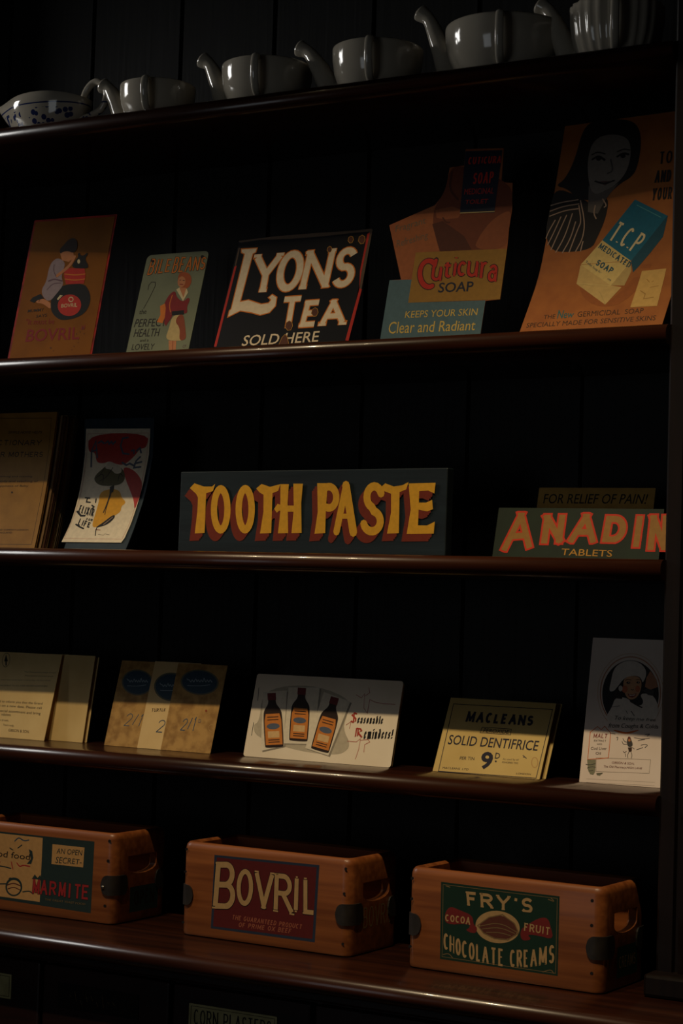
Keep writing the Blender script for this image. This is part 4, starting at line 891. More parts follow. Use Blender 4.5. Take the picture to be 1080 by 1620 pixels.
   ('P','black2',2,[(953,1172),(943,1240),(923,1306),(895,1368),(859,1425),(816,1476),(767,1519),(713,1553),(656,1577),(597,1591),(537,1594),(478,1586),(422,1567),(369,1538),(322,1500),(280,1453),(246,1398),(221,1338),(204,1272),(197,1204),(199,1135),(210,1066),(231,1000),(260,937),(297,880),(341,830),(872,860),(905,913),(931,973),(947,1037),(955,1104)]),
   ('P','salmon',2.2,[(771,1378),(814,1468),(904,1364),(933,1268),(836,1225),(762,1260)]),
   ('P','white2',3,[(262,824),(350,985),(371,1085),(439,1117),(543,1103),(587,1066),(715,1004),(770,1066),(700,1160),(789,1183),(893,1150),(965,1018),(959,863),(833,822),(390,782)]),
   ('P','white2',4,[(302,1317),(323,1476),(417,1559),(537,1594),(662,1569),(750,1494),(769,1407),(728,1298),(701,1375),(616,1405),(477,1365),(397,1243),(351,1182),(284,1179)]),
   ('P','skin2',3.5,[(460,1325),(517,1381),(617,1400),(696,1365),(720,1278),(699,1169),(645,1098),(565,1085),(497,1159)]),
   ('P','cheek',3.8,[(535,1220),(535,1210),(533,1200),(529,1190),(524,1183),(517,1177),(509,1173),(501,1171),(492,1172),(483,1175),(476,1180),(469,1188),(463,1196),(459,1206),(458,1216),(457,1227),(459,1237),(463,1246),(469,1254),(475,1260),(483,1263),(492,1265),(500,1264),(509,1261),(517,1256),(524,1249),(529,1240),(533,1230)]),
   ('P','cheek',3.8,[(701,1233),(701,1224),(699,1215),(696,1207),(691,1200),(686,1195),(679,1192),(672,1190),(665,1191),(658,1194),(651,1198),(645,1205),(641,1212),(638,1221),(636,1230),(636,1239),(637,1248),(641,1256),(645,1262),(651,1267),(657,1271),(664,1272),(672,1271),(679,1269),(685,1264),(691,1258),(696,1250),(699,1242)]),
   ('P','white2',4,[(466,1227),(466,1218),(465,1210),(462,1203),(459,1197),(454,1192),(449,1189),(443,1188),(437,1189),(431,1191),(425,1195),(421,1201),(417,1208),(414,1216),(413,1224),(413,1232),(414,1240),(416,1247),(420,1254),(425,1258),(430,1261),(436,1262),(442,1262),(448,1259),(453,1255),(458,1249),(462,1243),(464,1235)]),
   ('P','hair',4.2,[(563,1305),(562,1301),(561,1298),(558,1295),(554,1293),(549,1291),(543,1289),(538,1289),(532,1289),(526,1290),(521,1291),(516,1293),(513,1296),(511,1299),(510,1302),(510,1306),(512,1309),(515,1312),(519,1314),(523,1316),(529,1317),(535,1318),(541,1318),(546,1317),(552,1316),(556,1314),(559,1311),(562,1308)]),
   ('P','hair',4.2,[(692,1314),(692,1310),(690,1308),(688,1305),(684,1302),(679,1301),(674,1299),(669,1299),(664,1299),(658,1300),(654,1301),(650,1303),(646,1305),(644,1308),(643,1311),(644,1314),(645,1317),(648,1320),(652,1322),(656,1324),(661,1325),(666,1326),(672,1326),(677,1325),(682,1324),(686,1322),(689,1319),(691,1317)]),
   ('P','white2',4.3,[(549,1307),(549,1306),(549,1304),(548,1303),(547,1302),(546,1302),(544,1301),(543,1301),(541,1301),(539,1301),(538,1302),(537,1303),(536,1304),(535,1305),(535,1306),(535,1308),(535,1309),(536,1310),(537,1311),(538,1312),(540,1312),(541,1313),(543,1312),(545,1312),(546,1311),(547,1311),(548,1309),(549,1308)]),
   ('P','white2',4.3,[(679,1315),(679,1314),(678,1312),(678,1311),(676,1310),(675,1309),(674,1309),(672,1309),(671,1309),(669,1309),(668,1310),(666,1311),(665,1312),(665,1313),(665,1314),(665,1316),(665,1317),(666,1318),(667,1319),(668,1320),(670,1320),(671,1320),(673,1320),(674,1320),(676,1319),(677,1318),(678,1317),(678,1316)]),
   ('L','hair',4.2,7,[(491,1331),(530,1347),(572,1337)]),
   ('L','hair',4.2,7,[(638,1342),(672,1352),(706,1341)]),
   ('L','hair',4.2,8,[(583,1222),(599,1208),(613,1222)]),
   ('P','lip2',4.2,[(537,1163),(599,1153),(660,1175),(647,1133),(603,1114),(561,1125)]),
   ('P','white2',4.4,[(554,1154),(600,1145),(647,1164),(631,1141),(576,1134)]),
   ('P','hair',3.3,[(362,1172),(417,1244),(477,1149),(473,1090),(380,1095),(343,1054)]),
   ('L','hair',4.2,17,[(587,1066),(694,1013),(746,996)]),
   ('P','greydark',4.2,[(736,1210),(794,1242),(887,1217),(883,1149),(811,1160)]),
   ('L','greydark',4.2,10,[(609,941),(655,885)]),
   ('L','greydark',4.2,7,[(537,946),(561,909)]),
   ('L','greydark',4.2,6,[(340,980),(451,1000)]),
   ('P','orange2',2,[(373,692),(460,687),(564,664),(672,699),(747,711),(675,675),(576,645),(463,658)]),
   ('P','sage',2,[(79,289),(196,297),(201,142),(180,102),(138,109),(101,165)]),
   ('P','sage',2,[(218,129),(309,140),(272,99),(231,101)]),
   ('L','greydark',3,7,[(69,230),(137,225),(196,249)]),
   ('L','greydark',3,7,[(94,184),(149,207),(201,200)]),
   ('L','greydark',3,7,[(114,146),(174,160)]),
   ('L','greydark',3,7,[(230,115),(300,130)]),
   ('P','greydark',2,[(590,603),(630,610),(643,577),(670,530),(662,491),(612,483),(587,535)]),
   ('P','brownink',2,[(607,478),(662,486),(662,433),(628,421)]),
   ('L','greydark',2,7,[(531,589),(555,552),(586,544)]),
   ('L','greydark',2,7,[(524,550),(543,513),(598,521)]),
   ('L','greydark',2,7,[(627,426),(611,382),(620,349)]),
   ('L','greydark',2,7,[(652,433),(672,386),(665,347)]),
   ('L','greydark',2,7,[(551,426),(568,408),(592,429)]),
   ('L','greydark',2,7,[(579,399),(588,361)]),
   ('L','greydark',2,7,[(668,482),(694,464)]),
   ('L','greydark',2,7,[(681,608),(773,594),(882,611)]),
   ('L','greydark',2,7,[(735,573),(823,597)]),
   ('L','greydark',2,7,[(818,655),(887,669),(849,637)]),
   ('L','greydark',2,7,[(780,518),(829,535),(870,523),(833,492)]),
   ('L','greydark',2,7,[(725,457),(803,490)]),
   ('L','greydark',2,7,[(444,594),(468,605),(457,561)]),
   ('L','greydark',2,7,[(352,647),(424,641)]),
   ('P','maroon2',3,[(631,603),(631,600),(630,596),(628,593),(625,591),(622,589),(618,587),(614,587),(610,587),(606,588),(603,589),(599,592),(597,594),(595,598),(595,601),(595,604),(596,608),(598,611),(600,613),(604,616),(607,617),(611,617),(615,617),(619,616),(623,615),(626,613),(628,610),(630,607)]),
   ('P','skin',3,[(635,572),(635,568),(634,564),(632,561),(630,558),(627,555),(624,554),(620,553),(617,553),(613,555),(610,556),(607,559),(605,562),(603,566),(603,570),(603,573),(604,577),(605,581),(607,583),(610,586),(614,587),(617,588),(621,588),(624,587),(628,585),(630,582),(633,579),(634,575)]),
  ],
  'lettering':[
   ('T','ink',6,'To keep me free','sans',-1,[(401,874),(954,865)],[(383,803),(933,818)]),
   ('T','ink',6,'from Coughs & Colds','sans',-1,[(334,777),(986,790)],[(316,693),(982,724)]),
   ('T','maroon',2,'MALT','slab',8,[(137,629),(324,634)],[(133,573),(319,579)]),
   ('T','brownink',2,'EXTRACT','slab',4,[(150,549),(311,556)],[(148,527),(309,534)]),
   ('T','brownink',2,'with','sans',-1,[(189,510),(261,512)],[(188,487),(260,489)]),
   ('T','brownink',2,'Cod Liver','sans',-1,[(116,455),(330,466)],[(115,420),(330,431)]),
   ('T','brownink',2,'Oil','sans',-1,[(186,395),(255,397)],[(185,362),(254,364)]),
   ('T','maroon2',2,'GIBSON & SON,','sans',-1,[(417,290),(716,293)],[(412,258),(713,262)]),
   ('T','maroon2',2,'The Old Pharmacy,HIGH LANE','sans',-1,[(310,235),(821,242)],[(306,196),(814,208)]),
  ],
  'border':[
   ('O','orange2',2,8,[(86,295),(85,641),(175,720),(230,684),(272,730),(362,647),(362,332),(200,307)]),
   ('O','greybrown',1,4,[(199,321),(921,344),(917,172),(211,148)]),
   ('L','greybrown',1,2,[(93,46),(1002,66)]),
   ('L','greybrown',1,2,[(97,3),(1005,23)]),
  ],
 },
 'bovcrate':{
  'label':[
   ('P','labelblue',1,[(531,1108),(2181,1130),(2147,141),(511,136)]),
   ('P','labelred',1.5,[(570,1078),(2140,1096),(2110,179),(548,167)]),
  ],
  'lettering':[
   ('T','parchment',4,'B','serifc',76,[(565,1019),(897,1050)],[(530,397),(885,417)]),
   ('T','black2',3.5,'B','serifc',91,[(565,1019),(897,1050)],[(530,397),(885,417)],8),
   ('T','parchment',4,'O','serifc',64,[(908,965),(1169,972)],[(905,486),(1166,490)]),
   ('T','black2',3.5,'O','serifc',79,[(908,965),(1169,972)],[(905,486),(1166,490)],8),
   ('T','parchment',4,'V','serifc',64,[(1184,968),(1494,967)],[(1196,481),(1491,494)]),
   ('T','black2',3.5,'V','serifc',79,[(1184,968),(1494,967)],[(1196,481),(1491,494)],8),
   ('T','parchment',4,'R','serifc',64,[(1502,962),(1767,970)],[(1492,464),(1827,446)]),
   ('T','black2',3.5,'R','serifc',79,[(1502,962),(1767,970)],[(1492,464),(1827,446)],8),
   ('T','parchment',4,'I','serifc',61,[(1793,954),(1894,958)],[(1789,490),(1898,490)]),
   ('T','black2',3.5,'I','serifc',76,[(1793,954),(1894,958)],[(1789,490),(1898,490)],8),
   ('T','parchment',4,'L','serifc',61,[(1945,951),(2081,953)],[(1941,483),(2170,484)]),
   ('T','black2',3.5,'L','serifc',76,[(1945,951),(2081,953)],[(1941,483),(2170,484)],8),
   ('T','fadedred',3,'THE GUARANTEED PRODUCT','slab',12,[(858,353),(1953,346)],[(845,290),(1941,285)]),
   ('T','fadedred',3,'OF PRIME OX BEEF','slab',12,[(966,266),(1794,274)],[(954,204),(1778,212)]),
  ],
  'nail':[
   ('P','black2',3,[(94,1143),(94,1139),(92,1135),(90,1131),(86,1128),(82,1125),(77,1123),(72,1122),(66,1122),(61,1123),(57,1125),(53,1127),(50,1131),(48,1135),(48,1139),(48,1143),(50,1147),(52,1151),(56,1154),(60,1157),(65,1159),(70,1159),(75,1159),(80,1159),(85,1157),(89,1154),(91,1151),(93,1147)]),
   ('P','black2',3,[(88,842),(87,838),(86,834),(83,830),(80,827),(75,824),(70,822),(65,821),(60,821),(55,822),(51,824),(47,827),(44,830),(42,834),(41,838),(42,842),(43,846),(46,850),(49,853),(54,856),(59,858),(64,859),(69,859),(74,858),(78,856),(82,854),(85,850),(87,846)]),
   ('P','black2',3,[(78,168),(78,164),(76,159),(74,156),(70,152),(66,150),(61,148),(56,147),(51,146),(46,147),(41,149),(37,152),(34,155),(33,159),(32,163),(32,167),(34,171),(36,175),(40,178),(44,181),(49,183),(54,184),(59,184),(64,183),(69,181),(73,179),(76,176),(77,172)]),
   ('P','black2',3,[(2602,1123),(2601,1119),(2600,1115),(2597,1112),(2594,1108),(2590,1106),(2586,1104),(2581,1103),(2577,1103),(2572,1104),(2568,1106),(2565,1108),(2562,1111),(2560,1115),(2560,1119),(2560,1123),(2561,1127),(2564,1130),(2567,1134),(2571,1136),(2575,1138),(2580,1139),(2585,1139),(2589,1138),(2593,1136),(2597,1134),(2599,1131),(2601,1127)]),
   ('P','black2',3,[(2588,808),(2588,804),(2587,800),(2584,796),(2581,793),(2577,791),(2573,789),(2568,788),(2564,788),(2559,789),(2555,790),(2552,793),(2549,796),(2547,799),(2547,803),(2547,807),(2548,811),(2551,815),(2554,818),(2558,821),(2562,822),(2567,823),(2572,823),(2576,822),(2580,821),(2584,818),(2586,815),(2588,812)]),
   ('P','black2',3,[(2590,172),(2590,168),(2589,164),(2586,161),(2583,158),(2579,155),(2575,153),(2570,152),(2566,152),(2561,153),(2557,154),(2554,157),(2551,160),(2549,164),(2549,167),(2549,171),(2550,175),(2553,179),(2556,182),(2560,185),(2564,186),(2569,187),(2574,188),(2578,187),(2582,185),(2586,183),(2588,180),(2590,176)]),
  ],
 },
 'frycrate':{
  'label':[
   ('P','labelgreen',1,[(471,1100),(2086,1092),(2087,153),(486,159)]),
   ('O','parchdark',1.5,6,[(502,1070),(2058,1064),(2058,181),(515,189)]),
  ],
  'lettering':[
   ('T','parchment',3,"FRY'S",'slab',36,[(825,1021),(1742,1030)],[(849,850),(1729,843)]),
   ('T','parchment',3.5,'COCOA','slab',16,[(544,712),(898,712)],[(547,627),(893,620)]),
   ('T','parchment',3.5,'FRUIT','slab',16,[(1632,730),(1976,711)],[(1627,633),(1971,621)]),
   ('T','parchment',3,'CHOCOLATE CREAMS','serifc',27,[(529,487),(787,425),(1086,389),(1417,383),(1705,418),(2038,521)],[(535,290),(794,217),(1093,182),(1423,172),(1712,208),(2037,299)]),
  ],
  'picture':[
   ('P','parchment',2,[(1570,634),(1557,591),(1530,550),(1490,514),(1438,483),(1379,461),(1313,447),(1246,442),(1179,447),(1117,462),(1062,486),(1018,517),(986,555),(969,596),(967,640),(980,684),(1008,725),(1049,762),(1101,792),(1162,815),(1227,828),(1295,832),(1362,826),(1423,811),(1477,787),(1520,756),(1551,718),(1568,677)]),
   ('P','brownpod',3,[(998,625),(1150,740),(1332,793),(1498,705),(1556,599),(1413,502),(1231,497),(1082,544)]),
   ('O','parchdark',3.5,13,[(998,625),(1150,740),(1332,793),(1498,705),(1556,599),(1413,502),(1231,497),(1082,544)]),
   ('L','parchdark',4,10,[(1024,619),(1298,698),(1538,603)]),
   ('L','parchdark',4,10,[(1062,590),(1300,640),(1502,586)]),
   ('L','parchdark',4,10,[(1118,555),(1302,576),(1448,554)]),
   ('P','labelred2',2,[(536,728),(609,818),(738,783),(927,738),(938,625),(998,599),(971,515),(821,547),(894,588),(878,635),(541,580)]),
   ('P','labelred2',2,[(1573,633),(1661,707),(1838,817),(1944,819),(1983,712),(2022,573),(1826,598),(1664,595),(1738,540),(1595,507)]),
   ('L','parchdark',2,10,[(541,1057),(598,1047)]),
   ('L','parchdark',2,10,[(1938,1041),(2028,1019),(1973,1061)]),
   ('L','parchdark',2,10,[(530,217),(605,243),(663,194)]),
   ('L','parchdark',2,10,[(1891,176),(1997,221),(2033,178)]),
  ],
  'nail':[
   ('P','black2',3,[(83,1104),(82,1099),(80,1095),(78,1091),(74,1087),(70,1084),(65,1082),(60,1081),(55,1081),(50,1082),(45,1084),(42,1087),(39,1091),(37,1095),(36,1099),(37,1104),(38,1108),(41,1112),(44,1115),(49,1118),(53,1120),(59,1121),(64,1121),(69,1120),(73,1118),(77,1116),(80,1112),(82,1108)]),
   ('P','black2',3,[(83,851),(83,846),(81,842),(79,838),(75,834),(71,831),(66,829),(61,828),(56,828),(51,829),(46,831),(42,834),(39,837),(38,841),(37,846),(37,850),(39,855),(41,859),(45,862),(49,865),(54,867),(59,868),(65,868),(69,867),(74,865),(78,863),(81,859),(82,855)]),
   ('P','black2',3,[(80,262),(79,258),(78,253),(75,249),(72,246),(67,243),(62,241),(57,239),(52,239),(47,240),(43,242),(39,245),(36,248),(34,252),(33,257),(34,261),(35,265),(38,270),(42,273),(46,276),(51,278),(56,279),(61,279),(66,278),(70,277),(74,274),(77,270),(79,266)]),
   ('P','black2',3,[(2530,1089),(2530,1084),(2528,1080),(2526,1077),(2523,1073),(2519,1071),(2514,1069),(2510,1068),(2505,1068),(2501,1069),(2497,1070),(2493,1073),(2491,1076),(2489,1080),(2489,1084),(2489,1089),(2490,1093),(2493,1097),(2496,1100),(2500,1103),(2504,1104),(2509,1105),(2514,1105),(2518,1104),(2522,1103),(2525,1100),(2528,1097),(2529,1093)]),
   ('P','black2',3,[(2531,800),(2530,795),(2529,791),(2527,787),(2523,784),(2519,781),(2515,779),(2511,778),(2506,778),(2502,779),(2498,781),(2494,784),(2492,787),(2490,791),(2489,795),(2490,799),(2491,803),(2494,807),(2497,810),(2501,813),(2505,815),(2510,816),(2514,816),(2519,815),(2523,813),(2526,811),(2529,808),(2530,804)]),
   ('P','black2',3,[(2545,243),(2545,239),(2544,235),(2541,231),(2538,227),(2534,225),(2530,223),(2525,222),(2521,222),(2516,222),(2512,224),(2509,227),(2506,230),(2505,234),(2504,238),(2504,242),(2506,246),(2508,250),(2511,253),(2515,256),(2520,258),(2524,259),(2529,259),(2533,258),(2537,257),(2541,254),(2543,251),(2545,247)]),
  ],
 },
 'marcrate':{
  'label':[
   ('P','petrol2',1,[(-95,1108),(2382,1114),(2363,130),(-82,170)]),
   ('P','tanpaper',1.5,[(-18,1083),(1470,1086),(1461,191),(-8,199)]),
   ('P','tanpaper',1.5,[(1648,1015),(2213,1017),(2201,742),(1644,738)]),
  ],
  'lettering':[
   ('T','petrol2',3,'AN OPEN','sans',-1,[(1734,967),(2181,977)],[(1725,891),(2170,904)]),
   ('T','petrol2',3,'SECRET-','sans',-1,[(1727,849),(2178,849)],[(1709,758),(2169,780)]),
   ('T','labelredb',3,'M','block',31,[(1328,500),(1456,501)],[(1320,297),(1449,299)]),
   ('T','ink',2.5,'M','block',42,[(1328,500),(1456,501)],[(1320,297),(1449,299)],6),
   ('T','labelredb',3,'A','block',31,[(1467,501),(1595,502)],[(1459,299),(1588,301)]),
   ('T','ink',2.5,'A','block',42,[(1467,501),(1595,502)],[(1459,299),(1588,301)],6),
   ('T','labelredb',3,'R','block',31,[(1627,502),(1755,503)],[(1620,301),(1747,303)]),
   ('T','ink',2.5,'R','block',42,[(1627,502),(1755,503)],[(1620,301),(1747,303)],6),
   ('T','labelredb',3,'M','block',31,[(1794,503),(1920,505)],[(1786,303),(1913,305)]),
   ('T','ink',2.5,'M','block',42,[(1794,503),(1920,505)],[(1786,303),(1913,305)],6),
   ('T','labelredb',3,'I','block',31,[(1962,505),(2008,498)],[(1955,305),(2000,298)]),
   ('T','ink',2.5,'I','block',42,[(1962,505),(2008,498)],[(1955,305),(2000,298)],6),
   ('T','labelredb',3,'T','block',31,[(2062,505),(2187,507)],[(2054,306),(2180,308)]),
   ('T','ink',2.5,'T','block',42,[(2062,505),(2187,507)],[(2054,306),(2180,308)],6),
   ('T','labelredb',3,'E','block',31,[(2201,507),(2326,508)],[(2194,307),(2318,309)]),
   ('T','ink',2.5,'E','block',42,[(2201,507),(2326,508)],[(2194,307),(2318,309)],6),
   ('T','parchdark',3,'THE GREAT YEAST FOOD','sans',0,[(1556,252),(2267,256)],[(1552,224),(2265,229)]),
   ('T','ink',3,'Good food','sans',-1,[(426,844),(1258,841)],[(412,750),(1253,757)]),
  ],
  'picture':[
   ('P','petrol2',2,[(1303,497),(1353,565),(1405,521),(1451,567),(1490,501)]),
   ('P','petrol2',2,[(1138,369),(1135,340),(1126,311),(1109,284),(1085,260),(1057,242),(1025,229),(991,222),(957,222),(924,228),(894,241),(868,259),(848,283),(836,310),(830,339),(832,369),(842,398),(860,425),(883,448),(911,467),(943,480),(978,486),(1012,486),(1045,480),(1075,467),(1100,448),(1120,425),(1132,398)]),
   ('P','tanpaper',2.5,[(1107,359),(1106,336),(1098,314),(1084,293),(1065,274),(1043,260),(1017,249),(990,244),(963,244),(936,249),(912,259),(892,273),(876,291),(866,312),(861,335),(863,358),(871,381),(885,402),(904,420),(926,435),(952,445),(979,450),(1007,450),(1033,445),(1057,435),(1077,421),(1093,403),(1103,382)]),
   ('L','brownpod',3,17,[(865,370),(981,410),(1101,380)]),
   ('L','brownpod',3,14,[(877,315),(984,354),(1095,323)]),
   ('P','petrol2',3,[(879,456),(905,479),(1060,473),(1088,455)]),
   ('L','petrol2',2,19,[(728,371),(837,382)]),
   ('P','petrol2',2,[(1228,908),(1292,886),(1315,791),(1283,704),(1202,697),(1271,773)]),
   ('L','petrol2',2,17,[(714,623),(825,619),(917,607)]),
   ('L','labelredb',2,17,[(921,698),(953,603)]),
   ('L','labelredb',2,17,[(1021,694),(1078,643),(1131,676),(1258,667)]),
   ('L','petrol',2,17,[(969,998),(1039,1060),(1132,1012),(1221,1034)]),
   ('L','petrol2',2,17,[(1029,905),(1099,953)]),
   ('L','petrol2',2,17,[(884,892),(940,869)]),
   ('L','labelredb',2,17,[(602,655),(712,679)]),
   ('L','petrol2',2,17,[(1150,301),(1275,327),(1331,291)]),
  ],
  'nail':[
   ('P','black2',3,[(2667,1147),(2666,1142),(2665,1138),(2662,1134),(2658,1130),(2653,1127),(2648,1125),(2642,1124),(2637,1124),(2631,1125),(2626,1127),(2622,1130),(2619,1134),(2617,1138),(2616,1142),(2617,1147),(2618,1151),(2621,1155),(2625,1159),(2630,1161),(2635,1163),(2640,1164),(2646,1164),(2651,1163),(2656,1161),(2661,1159),(2664,1155),(2666,1151)]),
   ('P','black2',3,[(2654,875),(2654,870),(2652,866),(2649,862),(2645,858),(2641,855),(2635,853),(2630,852),(2624,852),(2619,853),(2614,855),(2610,858),(2606,861),(2604,865),(2604,870),(2604,874),(2606,879),(2608,883),(2612,886),(2617,889),(2622,891),(2628,892),(2633,892),(2639,891),(2644,889),(2648,887),(2651,883),(2653,879)]),
   ('P','black2',3,[(2627,257),(2626,253),(2624,248),(2622,244),(2618,240),(2613,238),(2608,236),(2602,234),(2597,234),(2591,235),(2586,237),(2582,240),(2579,243),(2577,247),(2576,252),(2577,256),(2578,261),(2581,265),(2585,269),(2590,271),(2595,273),(2600,275),(2606,275),(2611,274),(2616,272),(2620,269),(2624,266),(2626,262)]),
  ],
 },
}

# ------------------------------------------------------------------ the setting
Z1, Z2, Z3, Z4, ZC = 2.1856, 1.8382, 1.5582, 1.2722, 1.0395       # upper faces of the four shelves and of the counter
XL, XR = -1.62, .0
SAG = .0045
def struct(name, bm, m):
    o = obj(name, bm, m); o['kind'] = 'structure'; return o
bm = bmesh.new(); box(bm, -4.2, 3.2, .30, .40, 0, 4.1); struct('wall_back', bm, M_PLASTER)
bm = bmesh.new(); box(bm, -4.2, 3.2, -4.5, .40, -.1, 0); struct('floor', bm, M_FLOORW)

# ------------------------------------------------------------------ shelves, counter, drawers
unit = thing('shelf_unit', 'dark mahogany wall shelving with rounded shelf edges and black board back', 'shelving', ((XL+XR)/2, .13, ZC))
def rel(bm, t):
    for v in bm.verts: v.co -= Vector(t.location)
    return bm
T = .025
def nosing(y0, y1, ztop, t=T):
    r = t/2; return [(y1, ztop-t), (y1, ztop)] + [(y0 + r - r*math.sin(R(a)), ztop - r + r*math.cos(R(a))) for a in range(0, 181, 12)]
for z in (Z1, Z2, Z3, Z4):
    bm = bmesh.new(); prism_x(bm, nosing(-.0125, .25, z), XL, XR + .0)
    if z == Z3:                                                     # this shelf has sunk a little at its right end
        for v in bm.verts: v.co.z -= SAG * (v.co.x + 1.0)
    obj('shelf', rel(bm, unit), M_SHELF, unit, False)
for o in unit.children:
    for p in o.data.polygons: p.use_smooth = len(p.vertices) == 4 and abs(p.normal.x) < .1
bm = bmesh.new()                                                    # boards: one panel, V-grooved
bw = .1745; x = XL
pts = []
edges = [-.392 - bw*k for k in range(-3, 9)]
edges = sorted(e for e in edges if XL < e < XR - .01)
prof = [(XL, .25)]
for e in edges: prof += [(e-.004, .25), (e-.0015, .258), (e+.0015, .258), (e+.004, .25)]
prof += [(XR+.01, .25), (XR+.01, .272), (XL, .272)]
prism_z(bm, prof, ZC + .002, 2.53); obj('back_panel', rel(bm, unit), M_BACK, unit)
def pilaster(x0, sgn):
    bm = bmesh.new()
    X = lambda d: x0 + sgn*d
    pr = [(X(0), .25), (X(0), .003), (X(.003), 0), (X(.020), 0), (X(.022), .006), (X(.026), .006), (X(.029), -.004), (X(.035), -.006), (X(.041), -.004), (X(.044), .006), (X(.048), .006), (X(.05), 0), (X(.097), 0), (X(.1), .003), (X(.1), .25)]
    prism_z(bm, pr, ZC + .027, 2.53); o = obj('post', rel(bm, unit), M_POST, unit)
    bm = bmesh.new(); a, b = sorted((X(-.004), X(.112))); box(bm, a, b, -.03, .25, ZC + .0005, ZC + .027, .004, 2); obj('plinth', rel(bm, unit), M_POST, unit)
pilaster(XR, 1); pilaster(XL, -1)
bm = bmesh.new(); prism_x(bm, [(.27, 2.53), (.27, 2.64), (-.285, 2.64), (-.29, 2.62), (-.29, 2.50), (-.27, 2.495), (-.25, 2.50), (-.24, 2.53)], XL-.16, XR+.16); obj('shading_cornice', rel(bm, unit), M_POST, unit)  # unseen overhang, shaped to keep the spots off the top shelf

ct = thing('shop_counter', 'long polished mahogany counter top with a rounded front edge', 'counter', (-.7, .06, ZC - .025))
bm = bmesh.new(); prism_x(bm, nosing(-.1625, .272, ZC), -1.75, .7); o = obj('slab', rel(bm, ct), M_SHELF, ct)
for p in o.data.polygons: p.use_smooth = len(p.vertices) == 4 and abs(p.normal.x) < .1

cab = thing('drawer_cabinet', 'dark wooden bank of small drawers with framed name cards under the counter', 'cabinet', (-.7, .06, 0))
bm = bmesh.new(); box(bm, -1.72, .67, -.105, .27, .0, ZC - .0255); obj('carcass', rel(bm, cab), M_CAB, cab)
bm = bmesh.new(); box(bm, -1.72, .67, -.118, -.105, .997, ZC - .0256, .003, 2); obj('top_rail', rel(bm, cab), M_CAB, cab)
M_BRASS = mat('aged_brass', (120,100,58), .4, (80,66,38), 40, metal=1)
M_CARDY = mat('yellowed_card', (196,186,130), .6, (160,150,100), 40)
CARDS = {-.611: ('CORN PLASTERS', 'card'), -1.037: ('COTTON', 'card'), -.824: ('', 'dark')}
M_DARKGL = mat('dark_label', (34,28,22), .3, (24,20,16), 40)
for row, zt in enumerate((.994, .862)):
    for x0 in (-1.25, -1.037, -.824, -.611, -.398, -.185):
        bm = bmesh.new(); box(bm, x0+.003, x0+.210, -.122, -.1052, zt-.128, zt, .003, 2); d = obj('drawer', rel(bm, cab), M_CAB, cab)
        bm = bmesh.new(); cx = x0 + .098
        for k in range(2): pass
        tube(bm, [(cx, -.1215, zt-.078), (cx, -.132, zt-.078), (cx, -.137, zt-.078), (cx, -.146, zt-.078), (cx, -.150, zt-.078)], [.005, .005, .011, .012, .006], 16); k = obj('knob', rel(bm, cab), M_BRASS, d, True)
        if row == 0 and x0 in CARDS:
            txt, kind = CARDS[x0]; c0 = x0 + .030; c1 = x0 + .163
            bm = bmesh.new(); box(bm, c0, c1, -.1235, -.1222, zt-.054, zt-.021); lc = obj('label_card', rel(bm, cab), M_CARDY if kind == 'card' else M_DARKGL, d)
            mp = lambda uu, vv, h, c0=c0, zt=zt: Vector((c0+uu, -.1237-h, zt-.054+vv)) - Vector(cab.location)
            col = 'ink' if kind == 'card' else 'parchdark'; wd = 1330
            its = [('L', 'parchdark', 1, 5, [(200+q*90,200+60*math.sin(q*2.3)), (230+q*90,120+40*math.cos(q*1.7))]) for q in range(9)] if not txt else [('O', col, 1, 6, [(35,30),(1295,30),(1295,300),(35,300)]), ('T', col, 1, txt, 'slab', 17, [(80,265),(1250 if len(txt)>6 else 900,265)], [(80,70),(1250 if len(txt)>6 else 900,70)])]
            tmp = ink_mesh('label_card', its, mp, None)
            # printing and card are one mesh
            for mm in tmp.data.materials: lc.data.materials.append(mm)
            b2 = bmesh.new(); b2.from_mesh(lc.data); n0 = len(b2.faces); b2.from_mesh(tmp.data); b2.faces.ensure_lookup_table()
            for fc in b2.faces[n0:]: fc.material_index += 1
            b2.to_mesh(lc.data); b2.free(); bpy.data.objects.remove(tmp)

